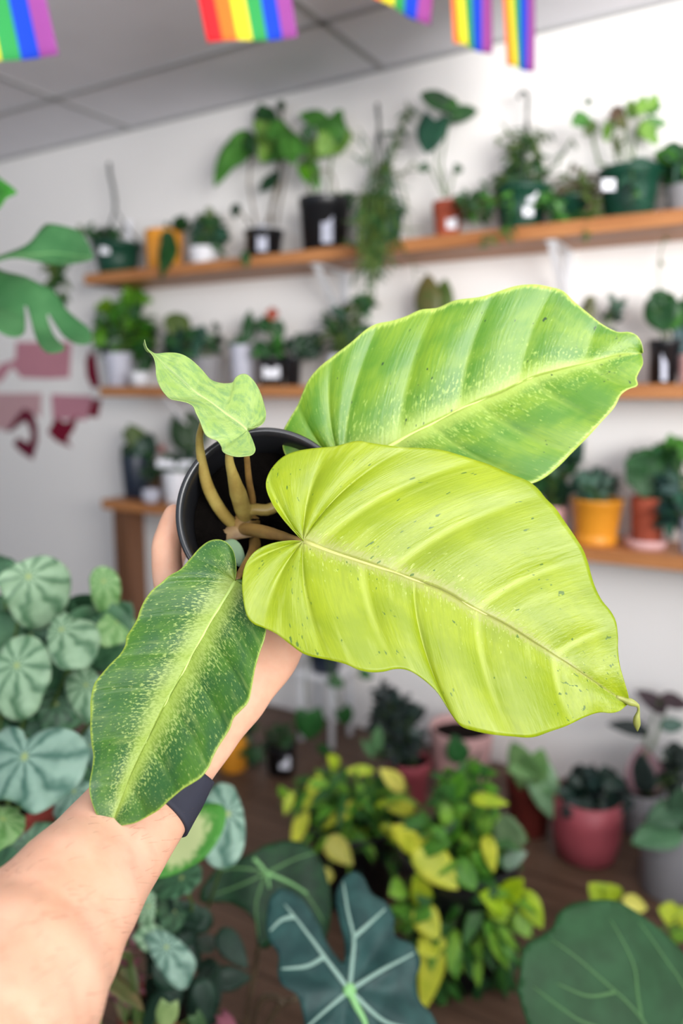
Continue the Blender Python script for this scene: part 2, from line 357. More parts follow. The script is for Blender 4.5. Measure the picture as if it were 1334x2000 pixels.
class Plant:
    """a potted plant: root Empty at the pot's foot, parts pot / soil / foliage / stem / tag"""
    def __init__(s, name, label, cat='potted plant', group=None):
        s.name, s.label, s.cat, s.group = name, label, cat, group
        s.fol = {}; s.stems = MB()
    def stand(s, px, py_bot, py_top, wt, wb, z, Y=None, kind='nursery', mat='black', soil=True, potname='pot'):
        if Y is not None: c = on_y(px, py_bot, Y)
        else:                                      # on the floor: py_bot is the pot's front foot
            f = on_z(px, py_bot, z); dpt = depth_of(f); c = f + Vector((FWD.x, FWD.y, 0)).normalized() * (wb / 2 * dpt / FPX)
        c = Vector((c.x, c.y, z)); s.c = c; s.dep = depth_of(c); s.k = s.dep / FPX
        s.h = (py_bot - py_top) * s.k * (1.0 if Y is not None else 1.08); s.rt = wt / 2 * s.k; s.rb = wb / 2 * s.k
        s.t = thing(s.name, s.label, s.cat, c, s.group)
        if mat: build_pot(s.t, kind, c, s.rt, s.rb, s.h, M[mat] if isinstance(mat, str) else mat, soil, potname)
        s.top = c + Vector((0, 0, s.h * 0.9)); return s
    def P(s, px, py, dd=0.0): return clampy(at(px, py, s.dep + dd))
    def mb(s, key):
        if key not in s.fol: s.fol[key] = MB()
        return s.fol[key]
    def leaf(s, x0, y0, x1, y1, wpx, key, shape='ovate', dd=0.0, dd1=None, face=0.75, droop=0.08, stem=True, fold=0.18):
        """one leaf from pixel base to pixel tip at the plant's own distance (+dd metres)"""
        a = s.P(x0, y0, dd); e = s.P(x1, y1, dd if dd1 is None else dd1); d = e - a
        nrm = (EYE - a).normalized() * face + Vector((0, 0, 1)) * (1 - face) + jit(0.25)
        leaf3(s.mb(key), a, d, nrm, d.length, wpx * s.k, shape, droop, fold)
        if stem: s.stem(a)
        return s
    def stem(s, e, r=0.0022, start=None):
        st = start or (s.top + Vector((random.uniform(-.4, .4) * s.rt, random.uniform(-.4, .4) * s.rt, -0.01)))
        mid = (st + e) / 2 + Vector((0, 0, abs(e.z - st.z) * 0.25)) + jit(0.01)
        s.stems.tube([clampy(p) for p in bez(st, mid, e)], r, 6)
    def cluster(s, cx, cy, rx, ry, n, L, wf, key, shape='ovate', up=0.3, dspread=None, droop=0.2, stems=0.5, face=0.5):
        o = s.P(cx, cy); rad = dspread if dspread is not None else rx * s.k * 0.7
        for i in range(n):
            a = random.uniform(0, 2 * math.pi); q = math.sqrt(random.random())
            ox, oy = math.cos(a) * q, math.sin(a) * q
            e = s.P(cx + ox * rx, cy + oy * ry, random.uniform(-rad, rad))
            d = RGT * ox + UP * (-oy) + Vector((0, 0, up)) + jit(0.5) - FWD * random.uniform(-0.2, 0.5)
            d.normalize(); ll = L * s.k * random.uniform(0.7, 1.2)
            nrm = (EYE - e).normalized() * face + Vector((0, 0, 1 - face)) + jit(0.5)
            bs = clampy(e - d * ll * 0.6)
            keys = key if isinstance(key, (list, tuple)) else [key]
            leaf3(s.mb(random.choice(keys)), bs, d, nrm, ll, ll * wf, shape, droop)
            if random.random() < stems: s.stem(bs, 0.0016)
        return s
    def vine(s, pts, n, L, wf, key, shape='ovate', r=0.0018, dd=0.0, spread=0.9):
        ps = []
        P = [s.P(x, y, (p[2] if len(p) > 2 else dd)) for p in pts for x, y in [p[:2]]]
        P = catmull3(P, 24); s.stems.tube(P, r, 6)
        for i in range(n):
            p = P[min(len(P) - 1, int((i + 0.7) / n * (len(P) - 1)))]
            d = RGT * random.uniform(-1, 1) * spread + UP * random.uniform(-1, 0.5) + jit(0.3) - FWD * random.uniform(0, .6)
            nrm = (EYE - p).normalized() + Vector((0, 0, 0.5)) + jit(0.5); ll = L * s.k * random.uniform(0.7, 1.2)
            keys = key if isinstance(key, (list, tuple)) else [key]
            leaf3(s.mb(random.choice(keys)), p, d, nrm, ll, ll * wf, shape, 0.2)
        return s
    def label_tag(s, x0, y0, x1, y1, name='label_tag', mat='label', lab=None, dd=None):
        dd = dd if dd is not None else -s.rt * 1.04
        c = [at(x, y, s.dep + dd - 0.002) for x, y in ((x0, y0), (x1, y0), (x1, y1), (x0, y1))]
        b = MB(); b.add(c + [p + FWD * 0.0012 for p in c], [(3, 2, 1, 0), (4, 5, 6, 7), (0, 1, 5, 4), (1, 2, 6, 5), (2, 3, 7, 6), (3, 0, 4, 7)])
        o = b.build(name, M[mat], s.t, False)
        if lab: o['label'] = lab
        return s
    def hanger(s, hx, hy, hook=True, gather=None):
        top = s.P(hx, hy); b = MB(); rim = s.c + Vector((0, 0, s.h))
        for k in range(3):
            a = 2 * math.pi * (k / 3 + 0.13); b.tube([rim + Vector((math.cos(a), math.sin(a), 0)) * s.rt * 0.98, top + Vector((math.cos(a), math.sin(a), 0)) * 0.006 + Vector((0, 0, -0.05)), top], 0.0034, 6)
        if hook:
            pts = [top + Vector((0, 0, 0.0)), top + Vector((0, 0, 0.03))] + [top + Vector((0, 0, 0.05)) + RGT * (-0.014 + 0.014 * math.cos(u)) + Vector((0, 0, 0.014 * math.sin(u))) for u in [i * R(200) / 9 for i in range(10)]]
            b.tube(pts, 0.0055, 6)
        if gather: b.tube(catmull([s.P(*q) for q in gather], 12), 0.0065, 8)
        b.build('hanger', M['wire'], s.t); return s
    def finish(s):
        for (key, mb) in s.fol.items():
            m = key if not isinstance(key, tuple) else leafmat(*key)
            o = mb.build('foliage', m, s.t); mod_solid(o, 0.0006)
        if s.stems.v: s.stems.build('stem', M[getattr(s, 'stem_mat', 'stem')], s.t)
        return s.t
def catmull(pts, n, closed=False):                 # smooth resample by arc length, 2D or 3D
    pts = [Vector(p) for p in pts]; dense = []
    m = len(pts)
    for i in range(m - 1):
        p0 = pts[max(i - 1, 0)]; p1 = pts[i]; p2 = pts[i + 1]; p3 = pts[min(i + 2, m - 1)]
        for k in range(8):
            t_ = k / 8
            dense.append(0.5 * ((2 * p1) + (p2 - p0) * t_ + (2 * p0 - 5 * p1 + 4 * p2 - p3) * t_ ** 2 + (3 * p1 - p0 - 3 * p2 + p3) * t_ ** 3))
    dense.append(pts[-1]); acc = [0.0]
    for a, b_ in zip(dense, dense[1:]): acc.append(acc[-1] + (b_ - a).length)
    out = []; j = 0
    for i in range(n):
        target = acc[-1] * i / (n - 1)
        while j < len(acc) - 2 and acc[j + 1] < target: j += 1
        sg = acc[j + 1] - acc[j]; f = (target - acc[j]) / sg if sg > 1e-12 else 0
        out.append(dense[j].lerp(dense[j + 1], min(1, max(0, f))))
    return out
catmull3 = catmull

# ------------------------------------------------------------------ plants on the top shelf
G_mid = ('4F8A36', '3E742C'); G_lt = ('86B04E', '6E9A3E'); G_dk = ('2C5A2C', '234A26'); G_vdk = ('1C3B24', '16301E'); G_br = ('5E9A1E', '4A8418')
G_ol = ('566B2E', '465A28'); G_gy = ('5A7A66', '48665A'); G_bl = ('2E5A44', '244A3A'); G_pale = ('8FB08A', '7BA078'); G_brn = ('6B6238', '55602E')
YS = 2.45
random.seed(11)
p = Plant('hanging_basket_plant', 'dark green hanging basket at the left end of the top shelf, strings gathered upright').stand(230, 523, 462, 92, 68, SZ['top'], YS, 'basket', 'green')
p.hanger(224, 392, False, [(226, 400), (221, 365), (215, 340), (213, 318)]).cluster(200, 455, 36, 14, 26, 34, 0.4, [G_vdk, G_dk], 'ovate', 0.1, 0.05)
p.vine([(195, 462, 0), (165, 452, -0.03), (148, 480, -0.03), (132, 500, -0.03)], 10, 30, 0.4, [G_dk, G_ol])
p.vine([(132, 500, -0.03), (112, 512, -0.03), (112, 545, -0.03), (122, 580, -0.03)], 26, 34, 0.35, [G_dk, G_ol])
p.vine([(120, 505, -0.03), (100, 515, -0.03), (95, 535, -0.03)], 8, 26, 0.35, [G_ol])
p.label_tag(196, 482, 214, 496).label_tag(246, 430, 258, 470, 'plant_marker', dd=0.02)
p.finish()
p = Plant('potted_trailing_plant', 'mustard yellow pot on the top shelf with long dark leaves drooping over its front').stand(322, 515, 440, 74, 66, SZ['top'], YS, 'plain', 'yellow')
for a in [(335, 455, 318, 530, 30), (345, 450, 362, 415, 26), (330, 450, 322, 490, 26), (350, 450, 372, 425, 20), (325, 460, 316, 540, 22), (340, 470, 330, 520, 22)]: p.leaf(*a, G_dk, 'lance', dd=-0.10, dd1=-0.185, stem=False)
p.cluster(340, 440, 26, 18, 10, 34, 0.4, [G_dk, G_ol], 'lance', 0.3, 0.05).finish()
p = Plant('potted_bushy_plant', 'small bushy dark green plant in a white pot right of the mustard pot').stand(398, 507, 470, 58, 48, SZ['top'], YS, 'plain', 'white')
p.cluster(408, 462, 34, 42, 70, 26, 0.6, [G_dk, G_bl], 'round', 0.2, 0.05).cluster(405, 425, 18, 16, 16, 26, 0.55, [G_dk, G_ol], 'round', 0.3, 0.04).finish()
p = Plant('potted_climbing_plant', 'small black pot with silver sticker on the top shelf holding a tall big-leaved climber').stand(516, 492, 436, 76, 60, SZ['top'], YS, 'nursery', 'black')
for a, c in [((470, 270, 418, 358, 44), G_mid), ((492, 262, 428, 330, 50), G_mid), ((520, 236, 508, 198, 36), G_dk), ((500, 215, 545, 240, 40), G_dk), ((545, 215, 556, 195, 22), G_dk), ((528, 240, 510, 300, 46), G_lt), ((535, 290, 520, 235, 40), G_lt), ((590, 270, 512, 312, 62), G_mid), ((585, 265, 545, 310, 50), G_mid), ((540, 250, 560, 300, 46), G_mid), ((505, 290, 530, 312, 36), G_lt), ((515, 240, 500, 262, 36), G_lt), ((480, 260, 500, 300, 30), G_dk), ((462, 398, 458, 425, 20), G_vdk), ((540, 345, 505, 372, 26), G_vdk), ((545, 350, 528, 335, 20), G_vdk), ((478, 490, 482, 522, 18), G_dk)]:
    low = a[1] > 480; p.leaf(*a, c, 'ovate' if a[4] > 40 else 'lance', dd=-0.175 if low else random.uniform(-.06, .03), dd1=-0.18 if low else random.uniform(-.08, .0), stem=False)
for pts in [[(500, 440), (486, 360), (492, 290), (470, 268)], [(520, 440), (545, 360), (540, 290), (525, 240)], [(530, 440), (530, 400), (545, 350), (548, 320), (552, 215)], [(540, 440), (560, 330), (580, 270)], [(490, 440), (470, 415), (462, 398)], [(500, 445), (482, 460), (480, 495)]]:
    p.stems.tube([p.P(x, y, -0.175 if y > 480 else (-0.1 if y == 460 else 0)) for x, y in pts], 0.004, 6)
p.stem_mat = 'stem_brown'; p.label_tag(502, 440, 522, 490, 'silver_strip', 'silver').finish()  # the silver strip is this pot's sticker
p = Plant('large_black_potted_plant', 'largest black pot on the top shelf with broad leaves held above it').stand(634, 477, 374, 98, 82, SZ['top'], YS, 'nursery', 'black')
for a, c in [((640, 240, 583, 218, 34), G_mid), ((672, 268, 615, 238, 60), G_mid), ((640, 235, 672, 275, 48), G_mid), ((648, 270, 618, 295, 46), G_lt), ((600, 290, 656, 292, 44), G_lt), ((600, 310, 622, 368, 34), G_mid), ((590, 318, 600, 355, 26), G_br), ((595, 275, 565, 300, 48), G_mid), ((560, 262, 575, 318, 44), G_mid), ((668, 250, 660, 300, 46), G_lt), ((650, 222, 668, 240, 34), G_mid), ((612, 262, 585, 255, 30), G_dk), ((560, 245, 520, 265, 40), G_mid)]:
    p.leaf(*a, c, 'ovate', dd=random.uniform(-.06, .03), dd1=random.uniform(-.08, .0), stem=False)
for pts in [[(620, 385), (610, 330), (632, 260), (640, 240)], [(640, 385), (645, 330), (650, 290), (660, 265)], [(610, 385), (598, 340), (600, 300), (596, 280), (560, 246)]]:
    p.stems.tube([p.P(x, y) for x, y in pts], 0.004, 6)
b = MB(); b.tube(catmull([p.P(600, 378), p.P(615, 345), p.P(638, 330), p.P(652, 350), p.P(656, 378)], 14), 0.003, 6); b.build('wire_hoop', M['stem_brown'], p.t)
p.cluster(672, 388, 26, 16, 26, 28, 0.35, [G_ol, G_dk], 'ovate', 0.1, 0.05)
p.label_tag(628, 412, 650, 474, 'silver_strip', 'silver').finish()  # reflection on the black pot, painted as a silver strip
p = Plant('hanging_trailing_plant', 'green hanging pot whose thin strap leaves and stems spill far below the top shelf').stand(746, 470, 398, 86, 64, SZ['top'], YS, 'basket', 'green')
p.hanger(740, 232, False, [(740, 236), (738, 218), (737, 203)])
for i in range(26):
    x = random.uniform(700, 770); p.vine([(730 + (x - 735) * 0.4, 400, -0.02), (x, 395 - random.uniform(0, 14), -0.13), (x + random.uniform(-14, 14), random.uniform(470, 545), -0.17)], 3, 44, 0.12, [G_dk, G_ol], 'strap', 0.0022)
for i in range(7): p.vine([(735, 405, -0.05), (728 + random.uniform(-14, 14), 480, -0.17), (722 + random.uniform(-8, 8), random.uniform(540, 600), -0.17)], 6, 34, 0.16, [G_dk, G_ol], 'strap', 0.0022)
for e in [(690, 265), (806, 210), (790, 240), (700, 250), (830, 335), (690, 560), (812, 550), (700, 600), (770, 300), (680, 300)]:
    p.vine([(748, 400, 0), ((748 + e[0]) / 2, min(340, (400 + e[1]) / 2 - 30), -0.02), (e[0], e[1], -0.05)], 4, 34, 0.1, [G_ol, G_gy], 'strap', 0.0018)
p.cluster(752, 330, 13, 22, 22, 34, 0.2, [G_ol, G_dk], 'strap', 0.5, 0.03)
p.vine([(752, 320, 0), (770, 270, -0.02), (800, 205, -0.03)], 14, 30, 0.22, [G_ol, G_dk], 'lance', 0.003)
p.finish()
p = Plant('terracotta_potted_plant', 'small terracotta pot with white label on the top shelf, a stem carrying few heart leaves').stand(874, 449, 376, 58, 46, SZ['top'], YS, 'terra', 'terra')
for a, c in [((872, 205, 820, 178, 34), G_dk), ((880, 225, 934, 212, 32), G_dk), ((850, 235, 834, 296, 62), G_bl), ((878, 200, 895, 225, 26), G_mid), ((835, 325, 816, 330, 18), G_dk), ((888, 328, 904, 332, 18), G_dk)]:
    p.leaf(*a, c, 'heart', dd=-0.02, stem=False, face=0.9)
for pts in [[(872, 385), (852, 320), (850, 260), (870, 210)], [(872, 385), (862, 320), (872, 260), (882, 225)], [(868, 385), (850, 350), (838, 325)], [(876, 385), (884, 350), (890, 330)]]: p.stems.tube([p.P(x, y) for x, y in pts], 0.003, 6)
p.label_tag(872, 424, 892, 446).label_tag(876, 384, 890, 402, 'plant_marker', 'pink').finish()
p = Plant('large_hanging_basket_plant', 'large dark green hanging basket with open wire hook standing upright on the top shelf').stand(1018, 430, 345, 104, 76, SZ['top'], YS, 'basket', 'green')
p.hanger(1030, 222, True)
p.cluster(1020, 350, 62, 26, 90, 30, 0.3, [G_dk, G_vdk, G_ol], 'lance', 0.2, 0.06)
for i in range(12):
    p.vine([(1020 + random.uniform(-20, 20), 350, 0), (1020 + random.uniform(-40, 40), 300, 0), (1000 + random.uniform(-50, 80), random.uniform(225, 300), random.uniform(-.05, .02))], 13, 26, 0.22, [G_dk, G_ol], 'lance', 0.002)
p.vine([(1050, 345, 0), (1085, 320, 0), (1122, 275, 0)], 8, 24, 0.25, [G_ol, G_dk], 'lance', 0.0025)
p.cluster(925, 402, 40, 34, 80, 24, 0.45, [G_dk, G_mid, G_ol], 'ovate', 0.0, 0.06)
p.vine([(985, 360, 0), (940, 370, -0.05), (905, 400, -0.08)], 14, 24, 0.4, [G_dk]); p.vine([(1000, 360, -.08), (990, 440, -0.14), (930, 486, -0.14)], 16, 26, 0.3, [G_mid, G_dk])
for i in range(6): p.vine([(1050, 370, -.06), (1085, 410 + random.uniform(-10, 10), -0.12), (1110 + random.uniform(0, 40), 440 + random.uniform(-15, 22), -0.15)], 12, 28, 0.35, [G_dk, G_mid])
p.label_tag(1030, 374, 1050, 396).label_tag(1022, 404, 1042, 422).finish()
p = Plant('brown_foliage_plant', 'grey brown thin-stemmed trailing plant in a dark pot between two green pots').stand(1122, 418, 360, 70, 56, SZ['top'], YS, 'nursery', 'green')
p.cluster(1122, 352, 44, 34, 46, 28, 0.3, [('5E5A42', '4A4A36'), G_ol, ('6B5E48', '564C3C')], 'ovate', 0.1, 0.05)
for i in range(9): p.vine([(1130, 360, -.03), (1155, 380, -0.1), (1158 + random.uniform(-16, 16), 450 + random.uniform(-20, 12), -0.13)], 8, 24, 0.3, [G_ol, ('6B5E48', '564C3C')])
p.finish()
p = Plant('green_potted_vine', 'wide dark green pot with round white label, bright green pointed leaves on tall stems').stand(1228, 410, 312, 116, 88, SZ['top'], YS, 'basket', 'green')
for a, c in [((1140, 225, 1115, 240, 34), G_mid), ((1150, 250, 1125, 215, 32), G_mid), ((1150, 205, 1148, 190, 20), G_dk), ((1165, 240, 1140, 262, 30), G_ol), ((1190, 235, 1185, 275, 30), G_lt), ((1200, 225, 1225, 250, 30), G_brn), ((1215, 210, 1190, 232, 30), ('5E4A38', '4E3E30')), ((1240, 230, 1228, 192, 30), G_lt), ((1250, 225, 1258, 182, 30), G_lt), ((1265, 225, 1290, 195, 30), G_mid), ((1250, 240, 1285, 278, 40), G_lt), ((1260, 235, 1304, 240, 22), G_mid), ((1265, 215, 1285, 180, 26), G_lt), ((1240, 255, 1270, 265, 26), G_lt)]:
    p.leaf(*a, c, 'lobed', dd=random.uniform(-.05, .03), stem=False)
for pts in [[(1210, 330), (1170, 320), (1160, 280), (1155, 235)], [(1225, 330), (1205, 280), (1200, 230)], [(1235, 330), (1240, 280), (1252, 235)], [(1240, 330), (1222, 270), (1218, 215)]]: p.stems.tube([p.P(x, y) for x, y in pts], 0.0035, 6)
p.cluster(1205, 285, 14, 22, 10, 26, 0.4, [G_ol, G_brn], 'ovate', 0.3, 0.03)
p.vine([(1230, 320, -.09), (1236, 350, -0.12), (1236, 395, -0.12)], 9, 34, 0.5, [G_mid, G_bl]); p.cluster(1285, 350, 16, 28, 14, 30, 0.5, [G_dk, G_bl], 'ovate', 0.1, 0.03)
p.label_tag(1176, 350, 1202, 372).finish()
p = Plant('round_leaf_plant', 'bushy round-leaved dark plant at the right edge of the top shelf').stand(1345, 400, 345, 90, 74, SZ['top'], YS, 'plain', 'grey')
p.cluster(1330, 320, 40, 40, 40, 44, 0.75, [G_dk, G_bl, G_mid], 'round', 0.2, 0.06).finish()

# ------------------------------------------------------------------ plants on the middle shelf
random.seed(23); YM = 2.43
p = Plant('white_potted_bush', 'leafy bright green bush in a white pot at the left end of the middle shelf').stand(234, 752, 688, 54, 44, SZ['mid'], YM, 'plain', 'palegrey')
p.cluster(240, 640, 62, 56, 130, 34, 0.55, [G_br, ('3E7A1E', '2E6418'), G_dk], 'ovate', 0.25, 0.09).cluster(262, 585, 26, 24, 26, 36, 0.55, [('6FA81E', '5A941A'), G_br], 'ovate', 0.4, 0.05).cluster(205, 600, 16, 20, 14, 30, 0.55, [('7AA81E', '6A941A')], 'ovate', 0.4, 0.04).cluster(285, 690, 20, 34, 30, 30, 0.5, [G_dk], 'ovate', 0.0, 0.05)
p.finish()
p = Plant('small_white_bowl', 'small white bowl standing at the front edge of the middle shelf under the bush', 'bowl').stand(274, 766, 738, 36, 24, SZ['mid'], 2.36, 'round', 'white', False, 'bowl'); p.finish()
p = Plant('dark_leaved_plant', 'dark green plant with one big rounded leaf, behind the small pale held leaf').stand(405, 755, 700, 56, 46, SZ['mid'], YM, 'plain', 'grey')
p.leaf(350, 660, 342, 605, 52, G_ol, 'round').leaf(360, 690, 330, 640, 50, G_vdk, 'round', stem=False)
p.cluster(372, 670, 58, 34, 46, 36, 0.5, [G_dk, G_vdk, G_bl], 'ovate', 0.3, 0.07).cluster(425, 650, 16, 22, 10, 28, 0.45, [G_vdk], 'ovate', 0.5, 0.04).finish()
p = Plant('snake_leaf_plant', 'pale grey pot on the middle shelf with a few upright dark blade leaves').stand(474, 754, 676, 46, 38, SZ['mid'], YM, 'plain', 'palegrey')
for a in [(482, 670, 488, 598, 26), (478, 675, 462, 652, 24), (480, 670, 505, 618, 20), (470, 678, 440, 668, 18)]: p.leaf(*a, G_dk, 'lance', stem=False)
p.finish()
p = Plant('flowering_potted_plant', 'black pot with white label holding glossy leaves and one red-orange bloom').stand(532, 756, 702, 56, 46, SZ['mid'], YM, 'nursery', 'black')
p.cluster(535, 682, 34, 26, 34, 40, 0.5, [G_dk, ('3E7A2E', '2E6424')], 'ovate', 0.3, 0.06)
for a in [(520, 650, 516, 612, 30), (525, 640, 540, 625, 26), (540, 660, 548, 620, 28)]: p.leaf(*a, G_dk, 'ovate')
b = MB(); c0 = p.P(532, 614, -0.03)
for i in range(7):
    d = RGT * math.cos(i * 0.9) + UP * math.sin(i * 0.9) - FWD * 0.4; leaf3(b, c0, d, -FWD, 15 * p.k, 11 * p.k, 'ovate', 0.0, 0.1)
o = b.build('flower', leafmat('B5543A', '9C4430'), p.t); mod_solid(o, 0.0008); o['label'] = 'red-orange flower'; p.stem(c0 + Vector((0, 0.003, 0)))
p.label_tag(514, 716, 546, 738).finish()
p = Plant('small_black_potted_plant', 'small black pot close beside the flowering pot, broad leaves leaning right').stand(572, 756, 698, 34, 28, SZ['mid'], YM, 'nursery', 'black')
for a in [(590, 690, 628, 648, 40), (585, 695, 560, 655, 30), (590, 690, 632, 680, 34), (580, 690, 600, 645, 34), (588, 685, 570, 720, 20)]: p.leaf(*a, G_vdk, 'ovate', dd=-0.03)
p.cluster(600, 668, 28, 22, 20, 34, 0.5, [G_dk, G_vdk], 'ovate', 0.2, 0.05).finish()
p = Plant('fern_potted_plant', 'feathery green plant on the middle shelf beneath the trailing strap leaves').stand(668, 758, 700, 60, 50, SZ['mid'], YM, 'plain', 'white')
p.cluster(675, 645, 54, 52, 80, 30, 0.4, [G_dk, G_bl, G_ol], 'ovate', 0.3, 0.09).cluster(712, 590, 22, 20, 18, 34, 0.5, [G_dk, ('2E7A3A', '246A30')], 'ovate', 0.1, 0.05).finish()
p = Plant('prickly_pad_cactus', 'olive and brown cactus of two rounded pads behind the top of the upper leaf').stand(850, 758, 706, 60, 50, SZ['mid'], YM, 'terra', 'terra')
for (x0, y0, x1, y1, w, key) in [(838, 640, 838, 536, 56, G_brn), (862, 645, 874, 545, 44, G_ol), (848, 702, 850, 620, 56, G_ol)]:
    a = p.P(x0, y0); e = p.P(x1, y1); ax = (e - a); L = ax.length; rr = w / 2 * p.k
    mbk = p.mb(key); s0 = len(mbk.v)
    prof = [(rr * math.sin(math.pi * i / 14) ** 0.7 if 0 < i < 14 else 0, L * i / 14) for i in range(15)]
    mbk.lathe(prof, a, ax, 20)
    for i in range(s0, len(mbk.v)):               # pads are flat ovals facing the room
        q = mbk.v[i]; mbk.v[i] = Vector((q.x, a.y + (q.y - a.y) * 0.35, q.z))
p.finish()
p = Plant('grey_succulent', 'grey green succulent with round leaves, right behind the edge of the upper leaf').stand(1180, 757, 690, 66, 54, SZ['mid'], YM, 'plain', 'palegrey')
p.cluster(1200, 600, 22, 34, 14, 32, 0.8, [G_gy, ('4A6A5A', '3C5A4C')], 'round', 0.2, 0.05).cluster(1150, 600, 12, 26, 8, 26, 0.8, [('8A8A6A', '76785A')], 'round', 0.2, 0.04).cluster(1185, 660, 28, 30, 14, 30, 0.7, [G_gy], 'round', 0.3, 0.05).finish()
p = Plant('heart_leaf_plant', 'black pot on the middle shelf with large heart leaves at the right edge').stand(1294, 752, 668, 60, 50, SZ['mid'], YM, 'nursery', 'black')
for a, c in [((1290, 590, 1300, 645, 66), G_dk), ((1300, 585, 1268, 570, 30), G_dk), ((1325, 590, 1345, 655, 70), G_dk), ((1296, 600, 1322, 640, 50), G_mid), ((1285, 600, 1272, 575, 34), G_dk)]: p.leaf(*a, c, 'heart', dd=-0.04, face=0.95)
p.vine([(1292, 590, 0), (1286, 530, 0), (1296, 470, 0), (1312, 455, 0)], 3, 14, 0.4, [G_ol]).label_tag(1292, 684, 1302, 744, 'silver_strip', 'silver').finish()  # narrow silver strip down the pot front
p = Plant('pink_potted_plant', 'pale pink pot cut by the right edge on the middle shelf, dark blue leaf beside').stand(1352, 752, 696, 58, 50, SZ['mid'], YM, 'plain', 'pink')
for a in [(1340, 690, 1320, 630, 34), (1350, 690, 1365, 620, 40), (1335, 695, 1316, 690, 24)]: p.leaf(*a, ('3A5A5C', '2E4A4C'), 'ovate')
p.finish()

# ------------------------------------------------------------------ plants on the lowest shelf
random.seed(31); YL = 2.46
p = Plant('navy_potted_plant', 'dark navy pot at the left end of the lowest shelf, broad dark leaves').stand(268, 980, 898, 56, 46, SZ['low'], YL, 'plain', 'navy')
for a, c in [((275, 890, 236, 870, 56), G_vdk), ((270, 870, 240, 835, 30), G_ol), ((282, 880, 250, 822, 40), G_ol), ((280, 895, 296, 840, 46), G_vdk), ((285, 900, 300, 940, 44), G_vdk), ((270, 890, 250, 905, 40), G_vdk), ((290, 900, 272, 850, 44), G_bl)]: p.leaf(*a, c, 'ovate', dd=-0.04, dd1=-0.06)
p.cluster(282, 900, 24, 40, 24, 36, 0.55, [G_vdk, G_dk], 'ovate', 0.1, 0.06).finish()
p = Plant('small_white_bowl', 'small white bowl at the foot of the navy pot on the lowest shelf', 'bowl').stand(296, 992, 966, 34, 24, SZ['low'], 2.36, 'round', 'palegrey', False, 'bowl'); p.finish()
p = Plant('white_pink_potted_plant', 'white and pinkish pot on the lowest shelf, just left of the held black pot').stand(348, 992, 930, 54, 46, SZ['low'], 2.42, 'plain', 'white')
p.cluster(352, 905, 46, 26, 50, 34, 0.5, [G_vdk, G_dk], 'ovate', 0.2, 0.07)
for a in [(368, 880, 340, 800, 50), (380, 880, 372, 795, 60)]: p.leaf(*a, ('2E4A26', '26401F'), 'ovate', dd=0.02)
p.label_tag(306, 898, 330, 912, 'plant_marker', dd=-0.06).label_tag(330, 900, 382, 914, 'plant_marker', dd=-0.05)
b = MB(); b.lathe([(0.0, 0), (0.014, 0.004), (0.017, 0.016), (0.012, 0.028), (0.0, 0.033)], p.P(316, 884, -0.06), (0, 0, 1), 16); o = b.build('flower_bud', leafmat('A85A50', '8E4A44'), p.t); o['label'] = 'dull red bud'; p.stem(p.P(316, 880, -0.06))
p.finish()
p = Plant('dark_trailing_plant', 'dark leafy plant in a pale pink pot left of the mustard pot, lowest shelf').stand(1080, 1046, 985, 54, 44, SZ['low'], YL, 'plain', 'pink')
p.cluster(1082, 920, 50, 60, 70, 38, 0.55, [G_dk, G_bl, G_vdk], 'ovate', 0.2, 0.08).cluster(1125, 880, 22, 24, 16, 34, 0.5, [G_gy, G_bl], 'ovate', 0.3, 0.05).finish()
p = Plant('mustard_potted_succulent', 'wide mustard yellow pot with saucer rim on the lowest shelf holding a grey-green succulent').stand(1162, 1062, 974, 96, 78, SZ['low'], 2.42, 'saucer', 'yellow')
p.cluster(1162, 945, 48, 30, 70, 34, 0.5, [G_gy, ('4A6254', '3C5246'), G_bl], 'ovate', 0.3, 0.07).finish()
p = Plant('heart_leaf_plant', 'terracotta pot on a pink saucer right of the mustard pot, hanging heart leaves').stand(1262, 1066, 966, 64, 54, SZ['low'], 2.43, 'terra', 'terra')
b = MB(); cc = p.c; b.lathe([(0.035, 0.0), (0.055, 0.001), (0.062, 0.03), (0.059, 0.03), (0.053, 0.005), (0.0, 0.004)], cc + Vector((0.0, -0.012, 0.0003)), (0, 0, 1), 32); o = b.build('saucer', M['pink'], p.t); o['label'] = 'pink saucer'
for a, c in [((1260, 895, 1258, 968, 70), G_dk), ((1275, 900, 1218, 900, 50), G_dk), ((1265, 890, 1300, 940, 60), ('2E6A38', '245A2E')), ((1290, 890, 1322, 880, 50), G_mid), ((1300, 920, 1296, 990, 50), G_bl), ((1250, 905, 1226, 945, 40), G_dk)]: p.leaf(*a, c, 'heart', dd=-0.06, dd1=-0.08, face=0.9)
p.finish()
p = Plant('blue_green_leaf_plant', 'white pot cut by the right edge on the lowest shelf, blue green leaves before it').stand(1358, 1084, 1010, 66, 56, SZ['low'], 2.41, 'plain', 'palegrey')
p.cluster(1315, 975, 40, 60, 44, 44, 0.6, [G_bl, ('2A4A44', '223E3A')], 'ovate', 0.0, 0.06).cluster(1320, 880, 26, 30, 18, 44, 0.55, [G_mid, G_dk], 'ovate', 0.3, 0.05).finish()

